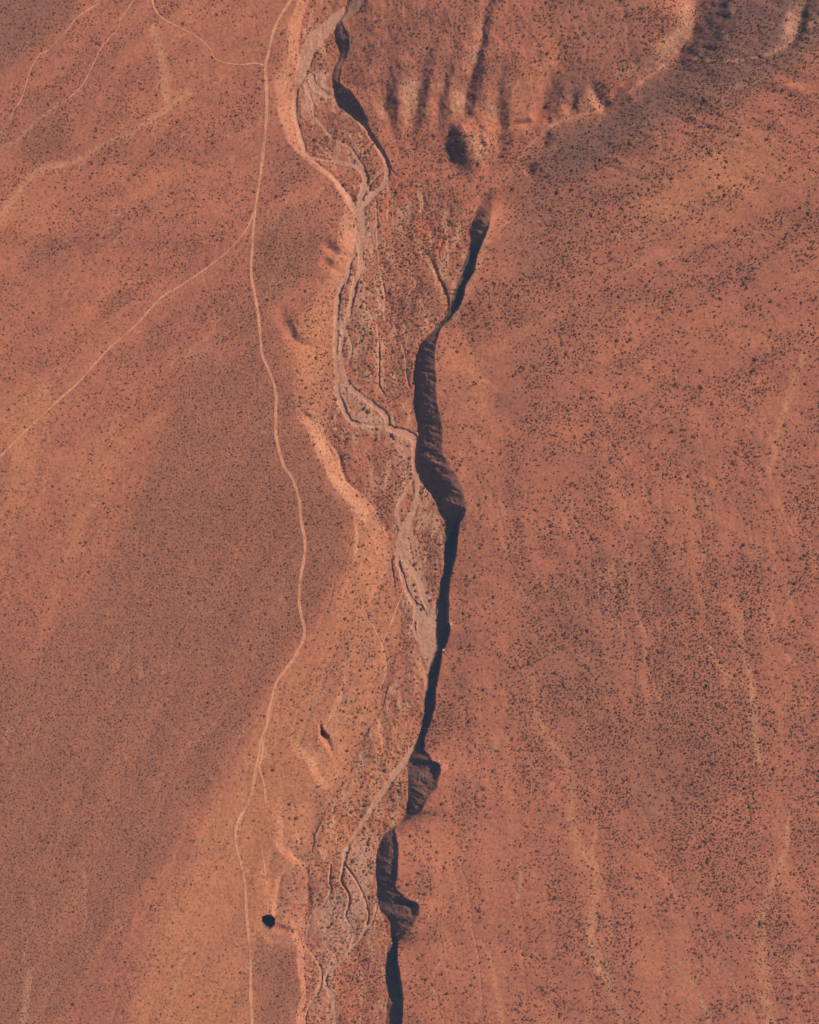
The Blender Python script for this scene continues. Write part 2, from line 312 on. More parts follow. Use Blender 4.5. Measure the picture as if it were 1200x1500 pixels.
# pale or orange soft streaks on the open ground: (strength kind), points x, y, half width
STREAKS = [
 ('soft',[(513,983,1.5),(505,1000,2.5),(493,1035,3),(478,1063,3),(468,1085,1.5)]),('soft',[(436,1078,1.5),(441,1095,3),(455,1115,4),(472,1138,4),(484,1151,2)]),
 ('soft',[(416,1165,1.5),(411,1185,2.5),(410,1215,2.5),(414,1238,3.5),(428,1254,3.5),(443,1264,2)]),('soft',[(426,1270,1.5),(410,1285,3),(404,1310,3),(403,1338,2)]),
 ('tan',[(523,762,1.2),(523,805,1.6),(517,832,1.4)]),('tan',[(486,652,1.5),(497,672,2),(500,690,1.5),(514,712,1.5)]),
 ('tan',[(738,262,1.6),(765,226,1.6),(800,190,1.6),(850,168,1.4),(890,157,1.4),(935,124,1.6),(975,95,1.6)]),('tan',[(1015,85,1.2),(1060,94,1.2),(1130,82,1.4),(1160,58,1.4),(1168,32,1.6),(1177,8,1.6)]),
 ('tan',[(548,400,3),(556,425,5),(552,455,5),(540,470,4)]),('tan',[(518,330,2),(512,372,2),(502,415,2),(492,450,2.5),(489,500,2.5)]),
 ('orange',[(0,322,6),(30,275,5),(60,250,5),(100,240,4),(150,215,4),(200,188,4),(240,165,4),(275,138,4)]),
 ('tan',[(100,145,2.5),(60,175,2),(30,205,2),(0,220,2)]),
 ('orange',[(778,985,5),(790,1060,5),(820,1100,7),(835,1135,6),(838,1200,7),(845,1230,7),(868,1270,8),(872,1310,7),(866,1360,8),(872,1405,7),(890,1440,7),(915,1500,7)]),
 ('tan',[(872,1290,1.5),(868,1340,1.5),(868,1400,1.6),(885,1435,1.4),(905,1480,1.2)]),
 ('orange',[(1080,900,5),(1085,950,5),(1098,1000,5),(1103,1060,5),(1110,1110,4)]),
 ('tan',[(1086,950,1.4),(1097,1000,1.5),(1101,1060,1.4),(1110,1110,1.2)]),
 ('orange',[(1152,1190,3),(1148,1240,4),(1125,1300,6),(1113,1340,7),(1115,1400,8),(1125,1500,8)]),
 ('tan',[(1152,1210,1.3),(1145,1255,1.5),(1126,1300,1.5),(1116,1345,1.5)]),
 ('orange',[(1175,520,4),(1140,620,4),(1122,690,3)]),
 ('orange',[(705,1380,3),(725,1430,3),(735,1500,3)]),('tan',[(760,1260,2),(763,1295,2),(756,1330,2)]),
 ('tan',[(988,1410,1.5),(1015,1440,1.8),(1035,1480,2.2),(1040,1520,2)]),
 ('orange',[(45,1420,5),(35,1500,6)]),('tan',[(275,1380,1.6),(272,1400,1.6),(258,1440,1.6),(245,1500,1.4)]),
 ('orange',[(225,40,6),(240,100,6),(245,150,7)]),('tan',[(733,735,3),(740,760,1.5)]),
 ('orange',[(710,340,8),(695,400,6),(670,460,6),(650,480,6)]),
 ('orange',[(612,357,4),(628,380,5),(640,410,5),(650,445,5)]),
 ('red',[(905,130,4),(930,125,6),(960,110,5),(905,155,4),(860,168,3)]),('red',[(800,190,6),(770,215,6),(745,250,5),(730,300,6)]),
]
TRACKS = [
 ('dirt_track', 'long pale dirt track running top to bottom along the western plain', 'track', 2.4,
  [(448,-60),(425,0),(410,25),(400,50),(393,80),(389,100),(391,140),(390,180),(386,220),(381,260),(375,300),(372,330),(370,360),(368,400),(372,425),(378,460),(382,500),(384,520),(395,545),(404,575),(404,610),(405,640),(415,680),(428,700),(438,730),(441,760),(447,795),(445,820),(440,850),(438,880),(442,905),(446,922),(443,940),(430,965),(415,985),(405,1000),(399,1020),(393,1045),(390,1065),(383,1085),(379,1105),(374,1130),(370,1155),(362,1180),(350,1200),(345,1220),(347,1245),(355,1275),(359,1300),(361,1340),(364,1370),(367,1410),(367,1450),(369,1500),(371,1600)]),
 ('branch_track', 'thin pale track branching off the main track towards the lower left', 'track', 1.25,
  [(372,312),(362,335),(340,362),(310,387),(270,415),(235,437),(200,475),(160,510),(135,537),(115,560),(80,592),(40,630),(0,670),(-60,730)]),
 ('side_track', 'thin bent track joining the main track from the top of the picture', 'track', 1.2,
  [(389,97),(375,93),(350,95),(318,88),(305,68),(285,52),(258,38),(240,28),(225,8),(220,-40)]),
 ('footpath', 'narrow pale path winding through the scrub of the upper left corner', 'path', 0.9,
  [(215,-30),(190,10),(177,28),(173,42),(150,70),(135,100),(122,125),(102,145)]),
 ('footpath', 'short broken pale path nearest the left edge of the upper left corner', 'path', 0.8,
  [(145,5),(115,25),(90,55),(70,75),(58,82),(45,105),(33,145),(20,165),(17,177)]),
 ('loop_track', 'widened pale strip hugging the main track where it straightens', 'track', 1.9,
  [(388,1066),(386,1085),(384,1105),(380,1125),(385,1142),(388,1160),(389,1178)]),
 ('footpath', 'faint straight path in the orange sand leading to the round pit', 'path', 0.8,
  [(381,1238),(385,1255),(388,1278),(390,1300),(391,1322),(392,1336)]),
 ('footpath', 'thin pale path cutting from the riverbed across the valley floor', 'path', 0.9,
  [(590,866),(584,883),(577,902),(568,926),(560,943)]),
 ('footpath', 'faint pale path curving down the sandy slope left of the riverbed', 'path', 1.0,
  [(546,915),(552,930),(559,945),(563,960),(566,975),(564,990),(560,1003)]),
]
TRACKS = [(n, l, c, w, smooth_line(p, 1.2)) for n, l, c, w, p in TRACKS]
CHANNELS = [smooth_line(c, 3) for c in CHANNELS]
GULLIES = [smooth_line(g, 4) for g in GULLIES]
RIDGES = [smooth_line(g, 4) for g in RIDGES]

# soft masks on a coarse raster
MX0, MY0, MST = -300, -300, 2.5
_mx = np.arange(MX0, 1501, MST); _my = np.arange(MY0, 1801, MST)
_MX, _MY = np.meshgrid(_mx, _my)
def inpoly(poly, X, Y):
    r = np.zeros(X.shape, bool); n = len(poly)
    for i in range(n):
        x1, y1 = poly[i]; x2, y2 = poly[(i + 1) % n]
        if y1 == y2: continue
        c = ((y1 > Y) != (y2 > Y)) & (X < (x2 - x1) * (Y - y1) / (y2 - y1) + x1)
        r ^= c
    return r
def blur(G, s):
    k = np.exp(-0.5 * (np.arange(-3 * s, 3 * s + 1) / s) ** 2); k /= k.sum()
    G = np.apply_along_axis(lambda v: np.convolve(np.pad(v, 3 * s, 'edge'), k, 'valid'), 0, G)
    return np.apply_along_axis(lambda v: np.convolve(np.pad(v, 3 * s, 'edge'), k, 'valid'), 1, G)
WX = 9 * fbm(N1, _MX / 40, _MY / 40, 4); WY = 9 * fbm(N2, _MX / 40, _MY / 40, 4)
def polymask(polys, s, warp=1.0):
    G = np.zeros(_MX.shape)
    for p in polys:
        G = np.maximum(G, inpoly(p, _MX + WX * warp, _MY + WY * warp))
    return blur(G, s)
M_VEG = polymask(VEG_POLY[:6], 4, 1.2)
M_VEG = np.maximum(M_VEG, 0.9 * polymask(VEG_POLY[6:-4], 2, 0.5))
M_VEG = np.maximum(M_VEG, 0.55 * polymask(VEG_POLY[-4:], 8, 2.5))
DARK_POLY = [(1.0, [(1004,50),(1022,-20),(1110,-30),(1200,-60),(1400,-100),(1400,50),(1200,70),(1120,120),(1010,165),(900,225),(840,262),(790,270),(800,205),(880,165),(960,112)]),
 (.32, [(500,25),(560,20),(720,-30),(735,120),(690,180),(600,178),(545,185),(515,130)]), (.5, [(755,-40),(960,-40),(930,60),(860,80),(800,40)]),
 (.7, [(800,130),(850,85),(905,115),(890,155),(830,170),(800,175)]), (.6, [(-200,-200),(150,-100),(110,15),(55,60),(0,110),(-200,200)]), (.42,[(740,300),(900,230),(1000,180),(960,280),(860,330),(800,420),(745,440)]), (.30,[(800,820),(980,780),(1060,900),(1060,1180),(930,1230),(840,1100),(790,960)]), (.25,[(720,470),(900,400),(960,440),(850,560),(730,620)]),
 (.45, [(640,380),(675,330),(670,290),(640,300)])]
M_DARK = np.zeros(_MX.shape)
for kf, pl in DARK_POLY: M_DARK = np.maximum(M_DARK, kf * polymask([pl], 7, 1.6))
M_ORANGE = .9 * polymask(ORANGE_POLY[1:], 5, 2.0)
M_ORANGE = np.maximum(M_ORANGE, .55 * polymask(ORANGE_POLY[:1], 8, 3.0))
M_RED = polymask(RED_POLY, 3, 1.0)
M_TAN = .62 * polymask([p for p in TAN_POLY if p[0][0] < 520 and (p[0][1] < 990 or p[0][1] > 1330)], 2, 0.5)
M_TAN = np.maximum(M_TAN, .5 * polymask([p for p in TAN_POLY if p[0][0] < 520 and 990 < p[0][1] < 1330], 4, .8))
M_TAN = np.maximum(M_TAN, .95 * polymask([p for p in TAN_POLY if p[0][0] >= 520], 3, .8))
M_TAN = np.maximum(M_TAN, .5 * polymask(TAN_SOFT, 3, .9))
M_GRAV = 0.85 * polymask(GRAVEL_POLY, 2, 0.9)
for kind, pts in STREAKS:
    dd, sd, par = polydist((_MX + WX * .35).ravel(), (_MY + WY * .35).ravel(), smooth_line(pts, 4), 30)
    m = (np.exp(-(dd / (par[0] + 1.2)) ** 2) * (dd < 1e8)).reshape(_MX.shape)
    if kind == 'orange':
        M_ORANGE = np.maximum(M_ORANGE, m); M_TAN = np.maximum(M_TAN, (.55 if pts[0][0] < 300 else .38) * m)
    elif kind == 'soft':
        M_TAN = np.maximum(M_TAN, .6 * m * (.5 + N3(_MX / 9, _MY / 9)))
    elif kind == 'tan': M_TAN = np.maximum(M_TAN, .7 * m)
    else: M_RED = np.maximum(M_RED, .7 * m)
def mask_at(M, x, y): return bil(M, MX0, MY0, MST, x, y)

def flow(px, py):
    """long streaks of soil and scrub along the way water runs off the plains, and fine rills between them"""
    yy = np.clip(py, -399, 1899)
    C = np.interp(yy, _ys, SC_C)
    wx = 16 * fbm(N5, px / 85, py / 85, 3); wy = 16 * fbm(N1, px / 85 + 31, py / 85, 3)
    def field(na, nb, deg, L, W):
        c, si = math.cos(math.radians(deg)), math.sin(math.radians(deg))
        u = (px + wx) * c + (py + wy) * si; v = -(px + wx) * si + (py + wy) * c
        return fbm(na, v / W, u / L, 4), sstep(.055, .0, np.abs(fbm(nb, v / (W * 1.9), u / (L * 1.5), 3)))
    a = field(N1, N2, 142, 190, 21); b = field(N3, N4, 114, 220, 21); c_ = field(N2, N5, 153, 150, 20); e = field(N4, N1, 82, 230, 24)
    wW = sstep(450, 950, py); wE = sstep(430, 820, py); side = sstep(-10, 60, px - C)
    out = [(a[k] * (1 - wW) + b[k] * wW) * (1 - side) + (c_[k] * (1 - wE) + e[k] * wE) * side for k in (0, 1)]
    return np.clip(out[0] * 1.5, -1, 1), out[1]

def river_mask(px, py):
    out = np.zeros(px.shape)
    jag = 1.7 * fbm(N3, px / 9, py / 9, 3) + 1.2 * fbm(N4, px / 3.2, py / 3.2, 2)
    for c in CHANNELS:
        dd, sd, par = polydist(px, py, c, 20)
        m = sstep(1.0, -0.6, dd - par[0] - jag * np.minimum(1, par[0] / 2.5)) * (dd < 1e8)
        out = np.maximum(out, m)
    return out

def land(px, py):
    """height in metres and the scarp parameters at traced points"""
    yy = np.clip(py, -399, 1899)
    T = np.interp(yy, _ys, SC_T); C = np.interp(yy, _ys, SC_C); K = np.interp(yy, _ys, SC_K); D = np.interp(yy, _ys, SC_D)
    rag = K * (1.5 * fbm(N4, py / 9.0, px * 0 + 3.3, 3) + 0.8 * fbm(N5, py / 2.6, px * 0 + 8.1, 2))
    T = T + 0.5 * rag + 1.0 * fbm(N2, py / 7.0, px * 0 + 21.0, 3)
    C = C + rag + (1 - K) * (1.8 * fbm(N1, py / 13.0, px / 30 + 13.0, 4) + 1.2 * fbm(N3, py / 4.0, px / 9 + 3.0, 2)) * np.clip(D / 4, 0, 1)
    wc = np.interp(yy, WB[:, 0], WB[:, 1]) + 4.0 * fbm(N4, py / 16.0, px / 40 + 40.3, 4)
    wt = np.interp(yy, WB[:, 0], WB[:, 2]) + 2.2 * fbm(N4, py / 12.0, px * 0 + 70.3, 3)
    wz = np.interp(yy, WB[:, 0], WB[:, 3])
    zf = 1.0 + 0.7 * fbm(N2, px / 30, py / 30, 3)
    P = bil(_PG, 440, -210, 10, px, py)
    fan = sstep(548, 600, px) * sstep(190, 235, py) * sstep(490, 430, py)
    zf = zf + (np.minimum(P, 5) - zf) * fan
    # west
    dist_w = np.clip(wc - px, 0, 2500)
    zw = wz + 0.006 * np.minimum(dist_w, 900) + (1.8 * fbm(N1, (px * .8 + py * .5) / 60, (py * .5 - px * .3) / 160, 4)) * sstep(0, 60, wc - px)
    tw = np.clip((px - wc) / np.maximum(wt - wc, 4), 0, 1)
    tw = tw + 0.12 * np.sin(2 * np.pi * tw) * -0.5
    rill = 1.3 * fbm(N3, (px + py * .6) / 16, (py - px * .35) / 4.2, 3) + .6 * fbm(N4, px / 7, py / 7, 3)
    zwest = zw + (zf - zw) * tw + np.clip(14 / np.maximum(wt - wc, 8), 0, 1) * 0.9 * rill * np.sin(np.pi * np.clip(tw, 0, 1)) * np.clip(wz / 10, 0, 1)
    # east
    zc = zf + D
    lift = sstep(420, 40, px - C) * sstep(300, 420, py)
    P = P + lift * np.maximum(zf + np.interp(yy, _ys, SC_DS) + 1.0 - P, 0)
    tb = np.clip((px - C) / (52.0 + 14 * fbm(N2, py / 30, px / 60, 3)), 0, 1); tb = 1 - (1 - tb) ** 2
    hill = sstep(330, 180, py) * sstep(800, 560, px)
    plat = zc + (P - zc) * tb
    plat = plat + 1.6 * fbm(N1, (px * .9 + py * .45) / 150, (py * .9 - px * .45) / 55, 4) * sstep(0, 50, px - C) + .5 * hill * fbm(N5, px / 14, py / 22, 3)
    t = np.clip((px - T) / np.maximum(C - T, 1.5), 0, 1)
    slope = 1 - (1 - t) ** 1.38
    slope = slope + 0.13 * fbm(N5, (px + py * .8) / 26, (py - px * .35) / 5.0, 4) * np.sin(np.pi * t)
    slope = slope + np.clip(.35 / np.maximum(D, 1), 0, .06) * fbm(N2, px / 2.6, py / 2.2, 3) * np.sin(np.pi * t) * 2
    cliff = 0.10 * t + 0.90 * sstep(0.80, 1.0, t)
    band = zf + D * (slope * (1 - K) + cliff * K)
    z = np.where(px >= C, plat, np.where(px > T, band, zf))
    z = np.where(px < wt, zwest, z)
    # gullies and spurs
    gxw = px + 3.2 * fbm(N1, px / 17, py / 17, 3); gyw = py + 3.2 * fbm(N2, px / 17, py / 17, 3)
    gwn = 1 + .25 * fbm(N3, px / 11, py / 11, 2)
    for G, sgn in [(g, -1) for g in GULLIES] + [(r, 1) for r in RIDGES]:
        dd, sd, par = polydist(gxw, gyw, G, 70)
        ok = dd < 1e8
        w = np.where(sd >= 0, par[2], par[1])
        w = np.maximum(w, 1) * gwn
        p = np.clip(1 - dd / w, 0, 1)
        p = .45 * p + .55 * p * p * (3 - 2 * p)
        if sgn > 0: p = np.where(p > .8, p - (p - .8) ** 2 / .4, p)
        z = z + np.where(ok, sgn * par[0] * p, 0)
    # round pit with broken walls
    ang = np.arctan2(py - 1351, px - 392)
    r = np.hypot(px - 392, (py - 1351) * 1.04) + 1.4 * fbm(N4, ang * 2.2 + 9, ang * 0 + 1.0, 3)
    z = z - 15.0 * sstep(10.3, 8.2, r)
    rv = river_mask(px, py)
    gv = mask_at(M_GRAV, px, py)
    z = z - (0.75 + .5 * fbm(N1, px / 25, py / 25, 2)) * rv
    floor = ((px > wt) & (px < T)).astype(float)
    bw = px + 7 * fbm(N5, px / 18, py / 26, 3)
    braid = sstep(.13, .02, np.abs(fbm(N4, bw / 13, py / 48, 3))) * floor * np.clip(.25 + 1.2 * gv, 0, 1)
    z = z - .28 * braid * (1 - rv)
    h = 5.5 * fbm(N1, (px + 6 * fbm(N3, px / 12, py / 12, 2)) / 34 + 3, py / 60, 4)
    z = z + floor * (1 - rv) * .42 * (np.floor(h) + sstep(.42, .58, h - np.floor(h)))
    hillm = sstep(215, 170, py) * sstep(500, 540, px) * sstep(1010, 980, px + py * .6)
    z = z + hillm * (1.3 * np.abs(fbm(N2, (px - py * .25) / 34, py / 70, 4)) + .5 * fbm(N4, px / 6, py / 9, 3))
    slopem = sstep(1000, 1040, px + py * .6) * sstep(330, 250, py - (px - 800) * -.25) * sstep(760, 800, px)
    z = z + slopem * 1.5 * fbm(N3, (px * .35 - py) / 15, (px + py * .35) / 60, 4)
    rl = flow(px, py)[1] * ((px < wc) | (px > C + 8))
    z = z - .35 * rl
    z = z + floor * (0.30 * fbm(N5, px / 9, py / 12, 3) + .16 * fbm(N3, px / 3.2, py / 4.0, 2)) * (1 - .6 * rv)
    z = z + 0.22 * fbm(N3, px / 8, py / 8, 3) + .35 * fbm(N4, px / 24, py / 24, 2)
    return z, T, C, K, D, wc, wt, rv, braid

# ---------------------------------------------------------------- terrain sheet
def axis(a, b, fine):
    out = []
    for lo, hi, st in fine:
        out += list(np.arange(lo, hi, st))
    out.append(fine[-1][1])
    left, right = [], []
    x, st = fine[0][0], fine[0][2]
    while x > a: st *= 1.35; x -= st; left.append(x)
    x, st = fine[-1][1], fine[-1][2]
    while x < b: st *= 1.35; x += st; right.append(x)
    return np.array(left[::-1] + out + right)
AX = axis(-14000, 15000, [(-160, 0, 6), (0, 340, 2), (340, 720, 1.0), (720, 1200, 2), (1200, 1360, 6)])
AY = axis(-14000, 15500, [(-160, 0, 6), (0, 1500, 1.5), (1500, 1660, 6)])
GX, GY = np.meshgrid(AX, AY)
NX, NY = len(AX), len(AY)
px = GX.ravel(); py = GY.ravel()
Z, T_, C_, K_, D_, WC_, WT_, RV_, BR_ = land(px, py)
far = sstep(200, 2500, np.maximum(np.maximum(-px, px - 1200), np.maximum(-py, py - 1500)))
Z = Z * (1 - far) + far * (12 + 10 * fbm(N1, px / 900, py / 900, 3))
ZG = Z.reshape(NY, NX)

def ground(x, y):
    x = np.asarray(x, float); y = np.asarray(y, float)
    i = np.clip(np.searchsorted(AX, x) - 1, 0, NX - 2); j = np.clip(np.searchsorted(AY, y) - 1, 0, NY - 2)
    fx = (x - AX[i]) / (AX[i + 1] - AX[i]); fy = (y - AY[j]) / (AY[j + 1] - AY[j])
    return (ZG[j, i] * (1 - fx) + ZG[j, i + 1] * fx) * (1 - fy) + (ZG[j + 1, i] * (1 - fx) + ZG[j + 1, i + 1] * fx) * fy

def tones(px, py, rv, wc, wt):
    tan = mask_at(M_TAN, px, py)
    onbank = sstep(wc - 3, wc + 2, px) * sstep(wt + 5, wt - 2, px)
    tan = np.maximum(tan, .42 * onbank * np.clip(30 / np.maximum(wt - wc, 8), .2, 1)) * (1 + .5 * fbm(N3, px / 10, py / 10, 3))
    T = np.interp(np.clip(py, -399, 1899), _ys, SC_T); C = np.interp(np.clip(py, -399, 1899), _ys, SC_C); D = np.interp(np.clip(py, -399, 1899), _ys, SC_D)
    rock_shade = sstep(T - 1.5, T + 1.5, px) * sstep(C + 1.0, C - 2.0, px) * np.clip(D / 4 - .2, 0, 1) * (.5 + .5 * np.interp(np.clip(py, -399, 1899), _ys, SC_K))  # dark scarp rock, also painting shade on the floor under the cast shadow
    rock_shade = np.maximum(rock_shade, sstep(11, 9, np.hypot(px - 392, py - 1351)))  # painted shade darkens the pit
    rock_shade = np.maximum(rock_shade, .8 * sstep(4.5, 2, np.hypot((px - 474.5) - (py - 1076) * .3, (py - 1076) * .4)))  # painted shade in the narrow notch as well
    st, rl = flow(px, py)
    onfloor = sstep(wt - 2, wt + 4, px) * sstep(T + 2, T - 3, px)
    vegm = mask_at(M_VEG, px, py)
    st = st * (1 - .55 * vegm) * (1 - onfloor)
    vegm = np.maximum(vegm, .75 * onfloor * sstep(.12, .45, fbm(N2, px / 24, py / 36, 4)))
    tan = np.maximum(tan, .75 * onfloor * sstep(.02, .40, fbm(N5, px / 8, py / 22, 4)))
    tan = np.maximum(tan, .34 * rl * (0.6 + .8 * N4(px / 40, py / 40)))
    tan = np.maximum(tan, np.where(np.abs(px - 520) < 200, 2.6 * rv * (1 - rv) * N3(px / 8, py / 8), 0))
    return {'streak': st, 'dark': mask_at(M_DARK, px, py), 'rock': rock_shade, 'tan': tan, 'gravel': np.maximum(rv * (1 - .35 * sstep(.05, .4, fbm(N2, px / 4, py / 14, 3))), mask_at(M_GRAV, px, py) * (1 - .5 * sstep(-.02, .22, fbm(N3, (px + 7 * fbm(N5, px / 18, py / 26, 3)) / 5.5, py / 26, 3)))), 'veg': vegm,
            'orange': mask_at(M_ORANGE, px, py), 'red': mask_at(M_RED, px, py)}
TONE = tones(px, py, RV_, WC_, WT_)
TONE['track'] = np.zeros(px.shape)
TONE['tan'] = np.maximum(TONE['tan'], .55 * BR_)
VERT = np.stack([(px - 600) * S, (750 - py) * S, Z], 1)

# which piece of the setting each quad belongs to
fi, fj = np.meshgrid(np.arange(NX - 1), np.arange(NY - 1))
v0 = (fj * NX + fi).ravel()
QUADS = np.stack([v0, v0 + NX, v0 + NX + 1, v0 + 1], 1)
cx = (GX[:-1, :-1] + GX[1:, 1:]).ravel() / 2; cy = (GY[:-1, :-1] + GY[1:, 1:]).ravel() / 2
def atface(A): return A[QUADS].mean(1)
fT, fC, fwc, fwt, frv, fK = (atface(a) for a in (T_, C_, WC_, WT_, RV_, K_))
PIECE = np.full(len(QUADS), 1)                                   # valley floor
PIECE[cx < fwc] = 0                                               # west plain
PIECE[(cx >= fwc) & (cx < fwt)] = 2                               # west bank
PIECE[cx >= fC] = 3                                               # plateau
PIECE[(cx > fT) & (cx < fC)] = 4                                  # scarp
hills_poly = [(505,-20000),(505,20),(515,60),(503,85),(502,110),(520,135),(545,185),(600,190),(660,182),(664,240),(690,262),(722,240),(750,228),(765,188),(790,182),(800,186),(890,160),(940,118),(985,90),(1005,62),(1019,25),(1021,-20000)]
PIECE[(cx >= fC) & inpoly(hills_poly, cx, cy)] = 5
PIECE[frv > .5] = 6
pit = np.hypot(cx - 392, cy - 1351) < 11.0
PIECE[pit] = 7
AREAS = [('plain', 'red desert plain left of the dry river valley, crossed by pale tracks', 'plain'),
         ('valley_floor', 'flat shrub-dotted floor of the dry valley between bank and scarp', 'valley floor'),
         ('river_bank', 'tan sunlit slope dropping from the left plain to the valley floor', 'slope'),
         ('plateau', 'wide shrub-covered red plateau right of the black shadowed scarp', 'plateau'),
         ('cliff', 'steep west-facing scarp in deep shadow along the right side of the valley', 'cliff'),
         ('hills', 'red gullied hills with dark ravines at the top of the picture', 'hills'),
         ('riverbed', 'braided pale grey gravel channels of the dry river', 'riverbed'),
         ('pit', 'round black sinkhole with ragged rim beside the main dirt track', 'pit')]

def tag(o, label, cat, kind=None, group=None):
    o['label'] = label
    o['category'] = cat
    if kind: o['kind'] = kind
    if group: o['group'] = group
    return o

def mesh_from(name, verts, faces, attrs, mat, smooth=True):
    me = bpy.data.meshes.new(name)
    n = faces.shape[1]
    me.vertices.add(len(verts)); me.vertices.foreach_set('co', np.ascontiguousarray(verts, np.float32).ravel())
    me.loops.add(faces.size); me.loops.foreach_set('vertex_index', np.ascontiguousarray(faces, np.int32).ravel())
    me.polygons.add(len(faces)); me.polygons.foreach_set('loop_start', np.arange(0, faces.size, n, dtype=np.int32))
    for k, a in attrs.items():
        at = me.attributes.new(k, 'FLOAT', 'POINT'); at.data.foreach_set('value', np.ascontiguousarray(a, np.float32))
    me.materials.append(mat)
    me.update(calc_edges=True)
    me.polygons.foreach_set('use_smooth', np.full(len(faces), smooth))
    return me

# ---------------------------------------------------------------- materials
def srgb(r, g, b):
    f = lambda c: (c / 255) / 12.92 if c / 255 < .04045 else (((c / 255) + .055) / 1.055) ** 2.4
    return (f(r), f(g), f(b), 1)

def soil_material():
    m = bpy.data.materials.new('desert_soil'); m.use_nodes = True
    nt = m.node_tree; N = nt.nodes; L = nt.links
    bs = N['Principled BSDF']; bs.inputs['Roughness'].default_value = .95
    bs.inputs['Specular IOR Level'].default_value = .12
    geo = N.new('ShaderNodeNewGeometry')
    def mapping(scale, rot=0):
        mp = N.new('ShaderNodeMapping'); mp.inputs['Scale'].default_value = scale; mp.inputs['Rotation'].default_value = (0, 0, rot)
        L.new(geo.outputs['Position'], mp.inputs['Vector']); return mp
    def noise(scale, det=4, rough=.55, rot=0, sc3=(1, 1, 1)):
        mp = mapping((sc3[0] * scale, sc3[1] * scale, sc3[2] * scale), rot)
        n = N.new('ShaderNodeTexNoise'); n.inputs['Scale'].default_value = 1; n.inputs['Detail'].default_value = det; n.inputs['Roughness'].default_value = rough
        L.new(mp.outputs[0], n.inputs['Vector']); return n.outputs['Fac']
    def rng_(v, a, b, c, e):
        r = N.new('ShaderNodeMapRange'); r.inputs[1].default_value = a; r.inputs[2].default_value = b; r.inputs[3].default_value = c; r.inputs[4].default_value = e
        L.new(v, r.inputs[0]); return r.outputs[0]
    def math_(op, a, b):
        r = N.new('ShaderNodeMath'); r.operation = op
        for k, v in enumerate((a, b)):
            if isinstance(v, (int, float)): r.inputs[k].default_value = v
            else: L.new(v, r.inputs[k])
        return r.outputs[0]
    def mix(f, a, b, mode='MIX'):
        r = N.new('ShaderNodeMix'); r.data_type = 'RGBA'; r.blend_type = mode
        if isinstance(f, (int, float)): r.inputs[0].default_value = f
        else: L.new(f, r.inputs[0])
        for k, v in ((6, a), (7, b)):
            if isinstance(v, tuple): r.inputs[k].default_value = v
            else: L.new(v, r.inputs[k])
        return r.outputs[2]
    def attr(name):
        a = N.new('ShaderNodeAttribute'); a.attribute_name = name; return a.outputs['Fac']
    big = noise(1 / 90, 5, .6)
    diag = noise(1 / 34, 5, .6, rot=math.radians(35), sc3=(.35, 1, 1))
    mid = noise(1 / 13, 5, .6)
    fine = noise(1 / 2.6, 4, .65)
    grain = noise(1 / 0.8, 3, .7)
    col = mix(rng_(big, .35, .65, 0, 1), SOIL['base_a'], SOIL['base_b'])
    col = mix(rng_(diag, .40, .64, 0, .9), col, SOIL['base_c'])
    col = mix(rng_(mid, .5, .75, 0, .5), col, SOIL['base_d'])
    def layer(name, c, lo=.25, hi=.75, amp=.6, k=1.0):
        # the patch edge is broken up by the mid and fine noise
        e = math_('ADD', attr(name), math_('MULTIPLY', math_('SUBTRACT', math_('ADD', math_('MULTIPLY', mid, .6), math_('MULTIPLY', fine, .4)), .5), amp))
        return mix(rng_(e, lo, hi, 0, k), col, c)
    col = layer('orange', SOIL['orange'], .1, .95, .8, .9)
    col = layer('red', SOIL['red'], .15, .9, .7, .8)
    col = layer('veg', SOIL['veg'], .1, .95, .6, .8)
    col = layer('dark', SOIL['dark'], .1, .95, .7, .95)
    col = layer('tan', SOIL['tan'], .12, .85, .5, .9)
    col = layer('gravel', SOIL['gravel'], .15, 1.0, 1.3, .85)
    col = layer('rock', SOIL['rock'], .15, .8, .4, .9)  # scarp rock colour with painted shade for scarp foot, pit and notch
    col = layer('track', SOIL['track'], .2, .75, .35, .92)
    col = mix(rng_(attr('streak'), .0, .8, 0, .45), col, SOIL['streak_dark'])
    col = mix(rng_(attr('streak'), -.1, -.8, 0, .4), col, SOIL['streak_pale'])
    # low tufts and stones too small to build, thinned where the ground is bare sand
    tuft = noise(1 / 1.9, 2, .5)
    patch = noise(1 / 26, 4, .6)
    bare = math_('ADD', math_('ADD', attr('gravel'), attr('track')), math_('ADD', math_('MULTIPLY', attr('rock'), 1.0), math_('MULTIPLY', attr('tan'), .5)))  # the rock tone is scarp rock plus painted shade
    tf = math_('MULTIPLY', rng_(math_('ADD', tuft, math_('MULTIPLY', math_('SUBTRACT', patch, .5), .28)), .55, .66, 0, .66), rng_(bare, .1, 1.1, 1, .15))
    col = mix(tf, col, SOIL['tuft'])
    v = math_('ADD', math_('MULTIPLY', rng_(fine, .35, .65, .72, 1.28), .6), math_('MULTIPLY', rng_(grain, .35, .65, .72, 1.28), .4))
    hs = N.new('ShaderNodeHueSaturation'); L.new(col, hs.inputs['Color']); L.new(v, hs.inputs['Value'])
    L.new(hs.outputs[0], bs.inputs['Base Color'])
    b = N.new('ShaderNodeBump'); b.inputs['Strength'].default_value = .55; b.inputs['Distance'].default_value = .5
    L.new(math_('ADD', fine, math_('MULTIPLY', grain, .4)), b.inputs['Height']); L.new(b.outputs[0], bs.inputs['Normal'])
    return m
